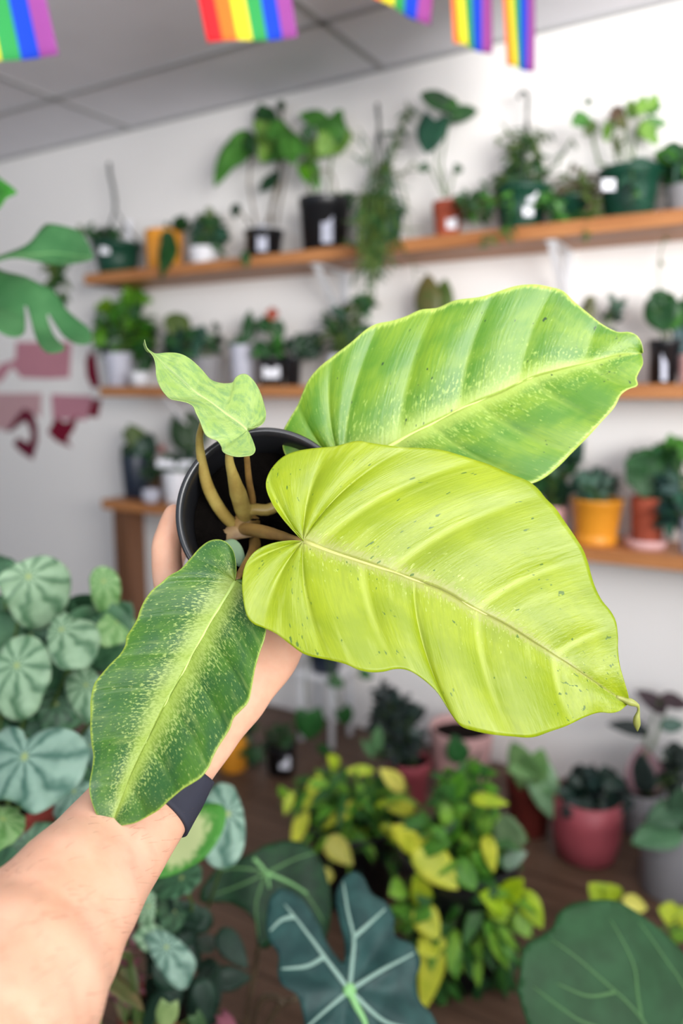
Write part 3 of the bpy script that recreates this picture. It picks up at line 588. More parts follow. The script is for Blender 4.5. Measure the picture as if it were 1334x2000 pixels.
# ------------------------------------------------------------------ plants on the floor by the wall
random.seed(41)
p = Plant('mustard_floor_pot', 'mustard yellow pot on the floor behind the wrist').stand(452, 1512, 1440, 62, 54, 0, None, 'plain', 'yellow')
p.cluster(462, 1425, 40, 26, 36, 34, 0.5, [G_dk, G_vdk], 'ovate', 0.2, 0.07).cluster(490, 1470, 24, 18, 18, 32, 0.5, [G_dk], 'ovate', -0.1, 0.07).finish()
p = Plant('black_floor_pot', 'small black pot with round white label on the floor, right of the mustard floor pot').stand(548, 1520, 1466, 60, 52, 0, None, 'nursery', 'black')
p.cluster(545, 1440, 34, 26, 22, 30, 0.5, [G_dk, ('3A4A34', '2E3E2A')], 'ovate', 0.3, 0.06).label_tag(546, 1478, 566, 1502).finish()
# white stand under the lowest shelf with a dark pot of round-leaved vine
t = thing('plant_stand', 'white metal plant stand with thin legs against the wall, below the held plant', 'plant stand', on_y(618, 1440, 2.42) * 1.0)
sx0 = on_y(588, 1380, 2.36).x; sx1 = on_y(648, 1380, 2.36).x; zt = on_y(618, 1306, 2.42).z; t.location.z = 0; t.location.x = (sx0 + sx1) / 2
for x in (sx0, sx1):
    for y in (2.36, 2.50):
        b = MB(); b.box((x - 0.008, y - 0.008, 0), (x + 0.008, y + 0.008, zt - 0.012)); b.build('leg', M['white_metal'], t, False)
b = MB(); b.box((sx0 - 0.02, 2.34, zt - 0.012), (sx1 + 0.02, 2.52, zt)); b.build('stand_top', M['white_metal'], t, False)
p = Plant('dark_potted_vine', 'dark pot on the white plant stand with sparse round leaves trailing down')
c = Vector(((sx0 + sx1) / 2, 2.43, zt)); p.c = c; p.dep = depth_of(c); p.k = p.dep / FPX; p.rt = 0.07; p.rb = 0.055; p.h = 0.11
p.t = thing(p.name, p.label, p.cat, c); build_pot(p.t, 'plain', c, p.rt, p.rb, p.h, M['navy']); p.top = c + Vector((0, 0, .1))
for a in [(604, 1390, 606, 1442, 56), (668, 1385, 682, 1412, 34), (645, 1325, 672, 1338, 26), (705, 1312, 728, 1322, 20), (640, 1470, 620, 1450, 20)]: p.leaf(*a, ('2C6A2C', '245A24'), 'heart', dd=-0.12, stem=False, face=0.95)
for pts in [[(610, 1262, -.06), (600, 1300, -.12), (598, 1350, -.12), (604, 1390, -.12)], [(630, 1262, -.06), (650, 1300, -.12), (655, 1350, -.12), (668, 1385, -.12)], [(625, 1262, -.06), (640, 1290, -.12), (645, 1325, -.12)], [(640, 1262, -.05), (680, 1280, -.12), (705, 1312, -.12)]]: p.vine(pts, 0, 1, 1, [G_dk])
p.finish()
p = Plant('dark_bushy_floor_plant', 'tall grey-black bushy plant in a red pot on the floor against the wall').stand(800, 1575, 1500, 84, 72, 0, None, 'terra', 'rose')
p.cluster(775, 1420, 56, 70, 190, 34, 0.5, [('2E3A34', '242E2A'), ('3A4E46', '2E3E38'), ('20302A', '1A2622')], 'ovate', 0.3, 0.1).cluster(750, 1350, 20, 24, 26, 30, 0.45, [('2E3A38', '242E2C')], 'ovate', 0.4, 0.05)
p.leaf(735, 1470, 740, 1412, 26, ('6E9A66', '5E8A58'), 'lance', dd=-0.12).leaf(730, 1480, 705, 1440, 18, ('6E9A66', '5E8A58'), 'lance', dd=-0.12).finish()
p = Plant('pink_floor_pot', 'dusty pink pot of bare dark soil on the floor, below the big yellow leaf').stand(906, 1565, 1448, 122, 104, 0, None, 'plain', 'pink')
p.leaf(900, 1490, 885, 1430, 44, ('2E6A30', '245A28'), 'ovate', dd=-0.14).leaf(905, 1500, 940, 1452, 20, G_dk, 'ovate', dd=-0.12); p.finish()
p = Plant('pale_leaf_floor_plant', 'dark red-brown pot on the floor with big pale green leaves leaning over it').stand(1040, 1640, 1535, 88, 74, 0, None, 'terra', 'redbrown')
for a, c in [((1030, 1520, 1000, 1440, 50), ('7A9E62', '668A54')), ((1040, 1500, 990, 1500, 40), ('7FA56A', '6E945C')), ((1050, 1500, 1085, 1595, 58), ('8FB588', '7AA274')), ((1045, 1520, 1060, 1455, 40), ('84B06A', '70A05C')), ((1055, 1520, 1095, 1545, 40), ('84AE78', '70A068')), ((1030, 1530, 1035, 1470, 44), ('6E945A', '5E844C'))]: p.leaf(*a, c, 'heart', dd=-0.12, dd1=-0.16, face=0.95)
p.finish()
p = Plant('rose_floor_pot', 'rose red pot on the floor with a clump of almost black crinkled leaves').stand(1160, 1702, 1585, 128, 112, 0, None, 'round', 'rose')
p.cluster(1160, 1555, 62, 62, 150, 40, 0.7, [('16302A', '102420'), ('1C3A2C', '142C22'), ('0E1E1A', '0A1614')], 'round', 0.2, 0.09).finish()
p = Plant('pink_edged_calathea', 'calathea with dark purple leaves edged in pink, behind the rose floor pot').stand(1262, 1640, 1560, 84, 70, 0, None, 'plain', 'grey')
PD = ('4A3A3E', '3A2E32'); PP = ('A8848A', '947278'); 
for a, c in [((1262, 1555, 1252, 1445, 76), PP), ((1300, 1390, 1240, 1342, 36), PD), ((1290, 1365, 1350, 1375, 34), PD), ((1265, 1430, 1185, 1408, 32), ('2E3634', '242C2A')), ((1300, 1470, 1350, 1480, 50), ('2A3A30', '223028')), ((1300, 1540, 1340, 1490, 50), ('3A4640', '2E3A34')), ((1290, 1420, 1340, 1410, 30), G_gy)]: p.leaf(*a, c, 'ovate', dd=-0.02)
p.leaf(1261, 1548, 1252, 1462, 46, ('2E3A36', '26302C'), 'ovate', dd=-0.035, stem=False)
p.cluster(1318, 1505, 40, 50, 26, 50, 0.5, [('26342C', '1E2A24'), ('34443A', '2A382F')], 'ovate', 0.3, 0.1).finish()
p = Plant('grey_floor_pot', 'pale grey concrete floor pot cut by the right edge, one striped leaf over it').stand(1322, 1768, 1628, 112, 96, 0, None, 'plain', 'grey')
SG = ('5E8A62', '4E7A54')
for a, c in [((1330, 1620, 1232, 1640, 64), SG), ((1335, 1580, 1262, 1600, 54), ('4E7254', '406247')), ((1330, 1610, 1380, 1560, 60), SG), ((1330, 1600, 1330, 1530, 50), ('4A6A50', '3C5A42'))]: p.leaf(*a, c, 'ovate', dd=-0.1, dd1=-0.12)
p.finish()

# ------------------------------------------------------------------ rainbow flags on a cord under the ceiling
def flag_mat():
    n = NT('rainbow_cloth'); u = n.n('ShaderNodeSeparateXYZ'); v = n.uv(); n.l(v[0], v[1], u, 0)
    r = n.n('ShaderNodeValToRGB'); r.color_ramp.interpolation = 'CONSTANT'; el = r.color_ramp.elements
    cols = ['F83A42', 'FF9540', 'FFF344', '4CBF6C', '2C5CE4', 'B860B4']
    while len(el) < 6: el.new(0.5)
    for i, c in enumerate(cols): el[i].position = i / 6; el[i].color = lin(c)
    n.l(u, 0, r, 0); p = n.principled((r, 0), 0.7, 0.2); return n.leafy(p, (r, 0), 0.55)
FM = flag_mat(); tops = []
def flag(bl, br, tl, tr, d0, d1, label, u0=0.0):
    a, b_, c, d = at(bl[0], bl[1], d0), at(br[0], br[1], d1), at(tl[0], tl[1], d0 - 0.045), at(tr[0], tr[1], d1 - 0.045)
    b = MB(); nu, nv = 36, 12; vs = []; uv = []; fs = []
    nrm = (b_ - a).cross(c - a).normalized()
    for j in range(nv + 1):
        for i in range(nu + 1):
            u, v = i / nu, j / nv; p = (a.lerp(b_, u)).lerp(c.lerp(d, u), v)
            vs.append(p + nrm * (0.004 * math.sin(u * 7 + v * 2) * (1.3 - v))); uv.append((u0 + (1 - u0) * u, v))
    for j in range(nv):
        for i in range(nu): fs.append((j * (nu + 1) + i, j * (nu + 1) + i + 1, (j + 1) * (nu + 1) + i + 1, (j + 1) * (nu + 1) + i))
    b.add(vs, fs, uv); o = b.build('rainbow_flag', FM); mod_solid(o, 0.0006); tag(o, label, 'flag', 'rainbow flags on the cord'); tops.extend([c, d])
flag((-112, 128), (115, 108), (-170, -190), (45, -200), 1.35, 1.38, 'rainbow flag in the top left corner, cut off past its pink stripe')
flag((405, 83), (581, 74), (345, -205), (535, -212), 1.60, 1.63, 'widest whole rainbow flag, all six stripes showing against the grey ceiling')
flag((728, -4), (838, 50), (738, -262), (862, -225), 1.62, 1.76, 'third rainbow flag from the left, only a short slanted strip showing', 0.25)
flag((886, 84), (959, 106), (866, -180), (955, -160), 1.72, 1.88, 'rainbow flag hanging partly over the white wall, second from the right end', 0.25)
flag((990, 128), (1042, 141), (972, -130), (1042, -110), 1.86, 2.02, 'narrowest rainbow flag, rightmost, hanging just above the wire hook', 0.22)
b = MB(); b.tube([at(-500, -190, 1.25)] + tops + [at(1330, -100, 2.45)], 0.0018, 6); tag(b.build('flag_cord', M['string']), 'white cord strung under the ceiling carrying the rainbow flags', 'cord')

# ------------------------------------------------------------------ traced leaf blades (real planes in the room, with depth and thickness)
class Plane:
    def __init__(s, a, b, c):                      # three (px, py, depth) -> plane; normal towards the eye
        A, B, D = at(*a), at(*b), at(*c); s.o = A; s.n = (B - A).cross(D - A).normalized()
        if s.n.dot(EYE - A) < 0: s.n = -s.n
        s.ex = (B - A).normalized(); s.ey = s.n.cross(s.ex)
    def hit(s, x, y): d = ray(x, y); return EYE + d * ((s.o - EYE).dot(s.n) / d.dot(s.n))
    def loc(s, x, y): q = s.hit(x, y) - s.o; return Vector((q.dot(s.ex), q.dot(s.ey)))
    def w(s, q, h=0.0): return s.o + s.ex * q[0] + s.ey * q[1] + s.n * h
def inside(q, poly):
    r = False; j = len(poly) - 1
    for i in range(len(poly)):
        a, b = poly[i], poly[j]
        if (a[1] > q[1]) != (b[1] > q[1]) and q[0] < (b[0] - a[0]) * (q[1] - a[1]) / (b[1] - a[1]) + a[0]: r = not r
        j = i
    return r
def blade(name, pts, plane, hf, mat, parent, step=0.007, holes=(), th=0.0008, n=110, uvo=None):
    """any leaf outline: constrained Delaunay fill with inner grid, height field hf(q) along the plane normal"""
    o2 = catmull(list(plane.loc(*p) for p in pts) + [plane.loc(*pts[0])], n)[:-1]
    V = [Vector(p) for p in o2]; E = [(i, (i + 1) % len(V)) for i in range(len(V))]
    xs = [p.x for p in V]; ys = [p.y for p in V]; r_ = 0; y = min(ys)
    while y < max(ys):
        x = min(xs) + (r_ % 2) * step / 2
        while x < max(xs):
            if inside((x, y), o2) and min((Vector((x, y)) - p).length for p in o2) > step * 0.5: V.append(Vector((x, y)))
            x += step
        y += step * 0.87; r_ += 1
    res = delaunay_2d_cdt(V, E, [], 1, 1e-6)
    rv, rf = res[0], res[2]; size = max(max(xs) - min(xs), max(ys) - min(ys))
    c = uvo if uvo is not None else Vector((0, 0))
    b = MB(); b.add([plane.w(q, hf(q)) for q in rv], [tuple(f) for f in rf], [((q.x - c.x) / size, (q.y - c.y) / size) for q in rv])
    o = b.build(name, mat, parent); mod_solid(o, th); return o
def veins(name, lines, plane, hf, mat, parent, r0, r1, lift=0.0004):
    b = MB()
    for ln in lines:
        P = catmull([plane.loc(*p) for p in ln], 14); m = len(P)
        b.tube([plane.w(q, hf(q) + lift) for q in P], [r0 + (r1 - r0) * i / (m - 1) for i in range(m)], 6)
    return b.build(name, mat, parent)

# radial silver peperomia leaf: pale between the grooves, greener in them
def pep_mat(name, pale, dark, nv=9, scale=1.0):
    n = NT(name); sx = n.n('ShaderNodeSeparateXYZ'); v = n.uv(); n.l(v[0], v[1], sx, 0)
    ang = n.math('ARCTAN2', (sx, 1), (sx, 0)); rad = n.math('SQRT', n.math('ADD', n.math('MULTIPLY', (sx, 0), (sx, 0)), n.math('MULTIPLY', (sx, 1), (sx, 1))))
    s = n.math('ABSOLUTE', n.math('SINE', n.math('MULTIPLY', n.math('ADD', ang, n.math('MULTIPLY', n.math('SUBTRACT', n.noise(n.uv(), 3.5, 2), 0.5), 0.7)), nv / 2)))
    nz = n.noise(n.uv(), 9, 3); g = n.ramp(n.math('ADD', s, n.math('MULTIPLY', n.math('SUBTRACT', nz, 0.5), 0.9)), 0.0, 0.95)
    col = n.mix(g, lin(dark), lin(pale)); col = n.mix(n.ramp(rad, 0.06, 0.0), col, lin('A9B86A'))
    col = n.mix(n.math('MULTIPLY', n.ramp(n.noise(n.uv(), 4, 2), 0.4, 0.7), 0.35), col, lin(dark))
    return n.leafy(n.principled(col, 0.42, 0.4), col, 0.15)
PEP = pep_mat('silver_leaf', '97B692', '4C7350'); PEPB = pep_mat('silver_blue_leaf', '8CAB98', '446B5A'); PEPG = pep_mat('young_leaf', '8FB678', '5C8C48'); PEPD = pep_mat('darker_leaf', '4C7654', '2A4C34')  # the last mix has the same pattern in darker greens
def pep_leaf(t, ctr, pts, depth, mat, tilt=(0.02, 0.02), root=None, nv=9):
    cx, cy = ctr; xs = [p[0] for p in pts]; ys = [p[1] for p in pts]
    rr = max(max(xs) - min(xs), max(ys) - min(ys)) / 2
    pl = Plane((cx, cy, depth), (cx, cy + rr, depth - tilt[0]), (cx + rr, cy, depth + tilt[1]))
    rm = max(((pl.loc(*p)).length for p in pts))
    def hf(q):
        r = math.hypot(q[0], q[1]); a = math.atan2(q[1], q[0])
        return 0.0034 * abs(math.sin((a + 0.35 * math.sin(r / rm * 2.2)) * nv / 2)) * min(1, r / rm * 2.2) - 0.22 * r * r / rm
    o = blade('leaf', pts, pl, hf, mat, t, 0.006, n=70)
    if root is not None:
        c = pl.w((0, 0), -0.002); b = MB(); b.tube([c, c - pl.n * 0.03 + Vector((0, 0, -0.02))] + bez(c - pl.n * 0.03 + Vector((0, 0, -0.02)), (c + root) / 2 - pl.n * 0.05, root, 8)[1:], 0.0022, 7); b.build('petiole', M['stem'], t)
    return o
# wooden stool carrying the big silver plant
tc = at(10, 1760, 1.0); zt = at(60, 1700, 1.0).z
t = thing('wooden_stool', 'wooden stool under the silver-leaved peperomia, mostly behind the forearm', 'stool', (tc.x, tc.y, 0))
b = MB(); b.lathe([(0.0, zt - 0.03), (0.12, zt - 0.03), (0.125, zt - 0.02), (0.125, zt - 0.003), (0.12, zt), (0.0, zt)], (tc.x, tc.y, 0), n=40); b.build('seat', M['post'], t)
for k in range(4):
    a = R(45 + 90 * k); b = MB(); b.tube([(tc.x + 0.09 * math.cos(a), tc.y + 0.09 * math.sin(a), zt - 0.03), (tc.x + 0.095 * math.cos(a), tc.y + 0.095 * math.sin(a), 0)], [0.014, 0.011], 10); b.build('leg', M['post'], t)
pc = Vector((tc.x, tc.y, zt))
t = thing('silver_leaf_peperomia', 'large peperomia with round silver-green ribbed leaves filling the lower left edge', 'potted plant', pc)
build_pot(t, 'terra', pc, 0.075, 0.06, 0.11, M['redbrown']); root = pc + Vector((0, 0, 0.10))
LV = [((55, 1126), [(-8, 1135), (8, 1115), (45, 1095), (85, 1085), (115, 1095), (136, 1115), (141, 1150), (135, 1182), (118, 1208), (95, 1228), (62, 1234), (32, 1213), (15, 1182), (2, 1155)], 0.95, PEP),
      ((120, 1230), [(108, 1203), (126, 1194), (144, 1208), (176, 1210), (191, 1228), (191, 1250), (180, 1277), (158, 1292), (126, 1300), (108, 1295), (95, 1272), (92, 1245), (98, 1220)], 0.92, PEP),
      ((33, 1300), [(-20, 1290), (0, 1268), (14, 1252), (38, 1240), (65, 1243), (86, 1261), (97, 1284), (97, 1313), (88, 1340), (74, 1369), (56, 1394), (29, 1407), (0, 1400), (-22, 1350)], 0.90, PEP),
      ((168, 1338), [(124, 1340), (130, 1317), (153, 1302), (178, 1306), (196, 1325), (204, 1360), (190, 1395), (169, 1412), (153, 1403), (135, 1374)], 0.93, PEP),
      ((48, 1478), [(-25, 1440), (0, 1421), (22, 1417), (42, 1426), (50, 1442), (57, 1443), (74, 1428), (108, 1420), (135, 1425), (154, 1442), (164, 1464), (157, 1491), (140, 1530), (117, 1554), (90, 1572), (56, 1590), (32, 1572), (10, 1561), (-25, 1550)], 0.84, PEPB),
      ((5, 1600), [(-35, 1580), (0, 1570), (37, 1578), (50, 1600), (45, 1625), (18, 1646), (-30, 1655)], 0.82, PEPG),
      ((145, 1545), [(92, 1592), (108, 1560), (138, 1530), (168, 1524), (184, 1540), (174, 1565), (140, 1590), (112, 1610)], 0.90, PEPB),
      ((202, 1135), [(174, 1130), (184, 1111), (205, 1106), (226, 1118), (236, 1142), (234, 1172), (224, 1197), (204, 1208), (188, 1195), (178, 1165)], 0.99, PEPG),
      ((228, 1215), [(190, 1218), (212, 1195), (245, 1193), (266, 1206), (270, 1226), (252, 1248), (220, 1258), (196, 1246)], 1.0, PEPG),
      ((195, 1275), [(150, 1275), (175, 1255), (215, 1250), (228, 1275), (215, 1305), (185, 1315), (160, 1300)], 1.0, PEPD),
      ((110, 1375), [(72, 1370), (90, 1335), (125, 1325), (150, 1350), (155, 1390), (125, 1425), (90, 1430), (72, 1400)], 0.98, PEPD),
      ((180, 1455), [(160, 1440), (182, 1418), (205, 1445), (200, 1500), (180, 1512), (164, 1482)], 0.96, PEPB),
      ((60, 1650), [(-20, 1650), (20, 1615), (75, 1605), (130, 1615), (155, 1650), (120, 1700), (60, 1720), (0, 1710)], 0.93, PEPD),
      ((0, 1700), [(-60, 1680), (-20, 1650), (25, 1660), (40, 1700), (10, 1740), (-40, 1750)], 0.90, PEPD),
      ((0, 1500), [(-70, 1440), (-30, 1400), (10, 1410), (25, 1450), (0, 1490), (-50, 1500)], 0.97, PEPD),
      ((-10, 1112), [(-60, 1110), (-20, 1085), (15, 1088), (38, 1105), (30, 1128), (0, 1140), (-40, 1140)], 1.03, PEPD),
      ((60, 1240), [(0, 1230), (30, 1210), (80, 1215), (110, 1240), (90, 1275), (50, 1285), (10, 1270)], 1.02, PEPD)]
for c_, pts, d_, m_ in LV: pep_leaf(t, c_, pts, d_, m_, (random.uniform(-0.01, 0.04), random.uniform(-0.02, 0.03)), root + Vector((random.uniform(-.03, .03), random.uniform(-.03, .03), 0)))

random.seed(9); mbk = MB()
for i in range(60):
    e = at(random.uniform(-60, 215), random.uniform(1190, 1660), random.uniform(0.98, 1.08)); d = jit(1) + Vector((0, 0, 0.3)); leaf3(mbk, e, d, EYE - e + jit(0.2), 0.06, 0.05, 'heart', 0.2)
mod_solid(mbk.build('foliage', leafmat('4E7A54', '365C40'), t), 0.0006)

# a second silver plant lower down, behind the wrist
fc = on_z(345, 2030, 0.0); gc = Vector((fc.x, fc.y, 0.0)); ph = 0.30
base2 = at(325, 1950, 1.46); base2 = Vector((base2.x, base2.y, 0))
t = thing('silver_leaf_peperomia', 'second silver-leaved peperomia, its leaves showing right of the bare forearm', 'potted plant', base2)
build_pot(t, 'plain', base2, 0.09, 0.075, at(325, 1950, 1.46).z - 0.02, M['redbrown']); root = base2 + Vector((0, 0, at(325, 1950, 1.46).z - 0.04))
for c_, pts, d_, m_ in [((445, 1590), [(395, 1560), (420, 1530), (450, 1530), (465, 1555), (476, 1590), (478, 1640), (460, 1680), (430, 1692), (400, 1675), (392, 1620)], 1.0, PEPB),
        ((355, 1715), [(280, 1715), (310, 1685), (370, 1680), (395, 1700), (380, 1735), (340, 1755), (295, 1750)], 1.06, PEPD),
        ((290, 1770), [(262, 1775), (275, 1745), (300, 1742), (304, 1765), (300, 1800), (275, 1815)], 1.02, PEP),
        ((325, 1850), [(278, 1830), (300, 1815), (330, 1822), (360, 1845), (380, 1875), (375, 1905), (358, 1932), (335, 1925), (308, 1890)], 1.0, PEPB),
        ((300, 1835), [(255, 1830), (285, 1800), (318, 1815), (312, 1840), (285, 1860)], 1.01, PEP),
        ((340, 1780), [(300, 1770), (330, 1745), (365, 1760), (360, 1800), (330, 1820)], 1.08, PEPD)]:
    pep_leaf(t, c_, pts, d_, m_, (random.uniform(0, 0.04), random.uniform(-0.02, 0.03)), root)
mbk = MB()
for i in range(26):
    e = at(random.uniform(310, 430), random.uniform(1780, 1960), random.uniform(1.06, 1.16)); d = jit(1); leaf3(mbk, e, d, EYE - e, 0.06, 0.035, 'ovate', 0.2)
mod_solid(mbk.build('foliage', leafmat('2C4A38', '223C2E'), t), 0.0006)

# cream and green variegated leaf
def var_mat():
    n = NT('cream_green_leaf'); sx = n.n('ShaderNodeSeparateXYZ'); v = n.uv(); n.l(v[0], v[1], sx, 0)
    rad = n.math('SQRT', n.math('ADD', n.math('MULTIPLY', (sx, 0), (sx, 0)), n.math('MULTIPLY', n.math('MULTIPLY', (sx, 1), 1.5), n.math('MULTIPLY', (sx, 1), 1.5))))
    nz = n.noise(n.uv(), 12, 4, 0.6); g = n.ramp(n.math('ADD', rad, n.math('MULTIPLY', n.math('SUBTRACT', nz, 0.5), 0.35)), 0.22, 0.38)
    col = n.mix(g, lin('B9C488'), lin('45882F')); return n.leafy(n.principled(col, 0.4, 0.4), col, 0.2)
dfc = at(240, 1960, 0.88); dfc = Vector((dfc.x, dfc.y, 0))
t = thing('variegated_dieffenbachia', 'cream-centred green leaf emerging from behind the wrist on a plant under the arm', 'potted plant', dfc)
build_pot(t, 'nursery', dfc, 0.09, 0.07, 0.42, M['black'])
pl = Plane((360, 1640, 0.86), (440, 1575, 0.87), (330, 1600, 0.88)); hf = lambda q: 0.004 * math.sin(q[0] * 60) - 0.8 * q[1] * q[1]
blade('leaf', [(285, 1715), (305, 1660), (340, 1612), (372, 1585), (410, 1570), (436, 1575), (441, 1602), (430, 1640), (402, 1675), (362, 1696), (320, 1712)], pl, hf, var_mat(), t, 0.007)
b = MB(); b.tube(catmull([dfc + Vector((0, 0, 0.4)), at(170, 1850, 0.9), at(255, 1730, 0.87), at(330, 1665, 0.862)], 16), 0.005, 8); b.build('stem', M['stem'], t)

# pink caladium low behind the forearm
random.seed(5)
p = Plant('pink_caladium', 'dusky pink leaved plant in a terracotta pot, lowest beside the forearm')
c = Vector(at(275, 2120, 1.08)); c.z = 0; p.c = c; p.k = 1.05 / FPX; p.dep = 1.05; p.rt = 0.085; p.rb = 0.07; p.h = at(275, 2080, 1.08).z
p.t = thing(p.name, p.label, p.cat, c); build_pot(p.t, 'terra', c, p.rt, p.rb, p.h, M['terra']); p.top = c + Vector((0, 0, p.h * 0.92))
p.cluster(245, 1880, 40, 80, 14, 70, 0.6, [('A86A74', '8A505C'), ('8A7A50', '5E7040')], 'heart', 0.2, 0.1).cluster(410, 1990, 46, 40, 9, 60, 0.6, [('9A5A68', '7E4856'), ('4A6A40', '3A5A34')], 'heart', 0.2, 0.08)
p.leaf(240, 1850, 215, 1800, 60, ('B07A84', '96606C'), 'heart').leaf(330, 1960, 320, 2010, 40, ('9AB070', '7E985C'), 'heart', dd=-0.1).finish()

# ------------------------------------------------------------------ alocasia in front, bottom centre
def teal_mat(name, a, bb, rough=0.45, scale=8, spec=0.28):
    n = NT(name); nz = n.ramp(n.noise(n.uv(), scale, 3), 0.35, 0.7); col = n.mix(nz, lin(a), lin(bb)); return n.leafy(n.principled(col, rough, spec), col, 0.06)
TEAL = teal_mat('teal_leaf', '183836', '284C48'); DKG = teal_mat('deep_green_leaf', '10301A', '1A4222'); VW = plain('pale_vein', '8CAA9C', 0.45, 0.4, 0.08); VG = plain('light_green_vein', '86BE78', 0.45, 0.4, 0.08); VD = plain('dull_green_vein', '5E8A52', 0.45, 0.4, 0.08)
ac = at(690, 2180, 0.98); ac = Vector((ac.x, ac.y, 0))
t = thing('alocasia', 'alocasia at the bottom centre with one teal arrow leaf and pale raised veins', 'potted plant', ac)
build_pot(t, 'nursery', ac, 0.11, 0.085, 0.18, M['black']); ar = ac + Vector((0, 0, 0.15))
CT = (682, 1935)
pl = Plane((682, 1935, 0.92), (705, 2080, 0.87), (830, 1940, 0.93)); rmx = 0.15
def hfA(q):
    r = math.hypot(q[0], q[1]); a = math.atan2(q[1], q[0]); return 0.004 * math.sin(a * 7 + 1) * min(1, r / 0.05) - 0.9 * r * r * 0.5 + 0.0012 * math.sin(q[0] * 110) * math.sin(q[1] * 100)
lf = blade('leaf', [(545, 1733), (571, 1737), (596, 1759), (621, 1797), (633, 1830), (652, 1858), (672, 1880), (673, 1840), (664, 1797), (657, 1751), (667, 1717), (688, 1699), (709, 1709), (726, 1742), (755, 1759), (772, 1784), (774, 1826), (805, 1843), (822, 1877), (814, 1914), (822, 1952), (847, 1982), (855, 2030), (800, 2080), (709, 2140), (640, 2100), (600, 2040), (596, 2000), (591, 1973), (579, 1944), (553, 1927), (543, 1902), (545, 1860), (528, 1835), (521, 1801), (527, 1755)], pl, hfA, TEAL, t, 0.006, n=170)
lf['label'] = 'teal arrow-shaped leaf'
veins('leaf_veins', [[CT, (640, 1880), (590, 1810), (556, 1765)], [CT, (687, 1880), (690, 1830), (678, 1770), (672, 1718)], [(690, 1832), (720, 1805), (754, 1772)], [CT, (730, 1905), (808, 1862)], [(632, 1870), (600, 1885), (550, 1890)], [(575, 1790), (550, 1795), (528, 1815)], [CT, (640, 1970), (600, 2005)], [CT, (760, 2000), (845, 2010)]], pl, hfA, VW, lf, 0.0032, 0.0012)
veins('midrib', [[CT, (695, 1965), (716, 2010), (712, 2110)]], pl, hfA, VG, lf, 0.005, 0.0015)
b = MB(); b.lathe([(0, -0.002), (0.007, -0.001), (0.008, 0.002), (0.005, 0.004), (0, 0.005)], pl.w((0, 0), 0.001), pl.n, 16); b.build('leaf_navel', VG, lf)
q0 = pl.w((0, 0), -0.003); b = MB(); b.tube(bez(q0, q0 - pl.n * 0.12 + Vector((0, 0, -0.1)), ar, 14), [0.004 + 0.003 * i / 13 for i in range(14)], 8); b.build('petiole', M['stem_brown'], t)
pl2 = Plane((520, 1705, 1.2), (520, 1600, 1.25), (640, 1700, 1.22))
hf2 = lambda q: -1.2 * (q[0] ** 2 + q[1] ** 2) * 0.6 + 0.003 * math.sin(q[1] * 70)
t2 = thing('alocasia', 'second alocasia, deep green ribbed leaf behind and left of the teal one', 'potted plant', Vector((at(470, 2080, 1.3).x, at(470, 2080, 1.3).y, 0)))
build_pot(t2, 'terra', t2.location.copy(), 0.08, 0.065, 0.15, M['redbrown'])
lf = blade('leaf', [(392, 1735), (430, 1690), (490, 1668), (520, 1650), (560, 1640), (600, 1650), (628, 1680), (640, 1710), (650, 1760), (640, 1830), (610, 1860), (575, 1800), (545, 1790), (530, 1845), (505, 1845), (495, 1795), (455, 1765), (420, 1760), (392, 1760)], pl2, hf2, DKG, t2, 0.008, n=120)
veins('leaf_veins', [[(520, 1705), (480, 1725), (420, 1745)], [(520, 1705), (500, 1765), (505, 1830)], [(520, 1705), (570, 1680), (615, 1665)], [(520, 1705), (590, 1740), (635, 1800)], [(520, 1705), (460, 1695), (425, 1700)]], pl2, hf2, VD, lf, 0.0022, 0.001)
veins('midrib', [[(495, 1678), (520, 1705), (526, 1735)], [(520, 1705), (560, 1720), (600, 1745)]], pl2, hf2, VG, lf, 0.0032, 0.0016)
for pts in [[(520, 1712), (512, 1800), (500, 1880), (480, 2000)], [(556, 1960), (530, 1945), (505, 1960), (490, 2030)], [(580, 1950), (545, 1965), (520, 2010), (505, 2060)]]:
    b = MB(); P = [at(x, y, 1.22 + 0.02 * i) for i, (x, y) in enumerate(pts)] + [t2.location + Vector((0, 0, 0.14))]; b.tube(catmull(P, 22), 0.005, 8); b.build('petiole', M['stem_brown'], t2)

# ------------------------------------------------------------------ fiddle leaf fig, bottom right
fcx = at(1330, 2250, 1.0); fcx = Vector((fcx.x, fcx.y, 0))
t = thing('fiddle_leaf_fig', 'fiddle-leaf fig whose single broad veined dark leaf fills the bottom right corner', 'potted plant', fcx)
build_pot(t, 'plain', fcx, 0.12, 0.10, 0.20, M['white'])
pl = Plane((1256, 1994, 0.92), (1160, 1890, 0.95), (1340, 1930, 0.95))
hfF = lambda q: 0.0012 * math.sin(q[0] * 75) * math.cos(q[1] * 40) - 0.7 * (q[0] ** 2 + q[1] ** 2) * 0.5
FIG = teal_mat('fig_leaf', '183E1C', '224C28', 0.5, 6)
lf = blade('leaf', [(1016, 1935), (1019, 1900), (1028, 1846), (1062, 1824), (1084, 1806), (1094, 1782), (1119, 1763), (1162, 1755), (1206, 1756), (1237, 1773), (1275, 1800), (1312, 1831), (1340, 1862), (1400, 1950), (1430, 2050), (1380, 2150), (1290, 2190), (1150, 2150), (1060, 2080), (1031, 1990)], pl, hfF, FIG, t, 0.008, n=120)
veins('leaf_veins', [[(1305, 2090), (1256, 1994), (1156, 1894), (1078, 1832)], [(1252, 1988), (1244, 1940), (1237, 1881), (1195, 1795)], [(1300, 2080), (1345, 1960), (1300, 1870), (1250, 1800)], [(1275, 2030), (1150, 2000), (1100, 1970), (1045, 1925)], [(1200, 1938), (1150, 1945), (1090, 1920)]], pl, hfF, plain('fig_vein', '547C4A', 0.5, 0.3, 0.08), lf, 0.0018, 0.0007)
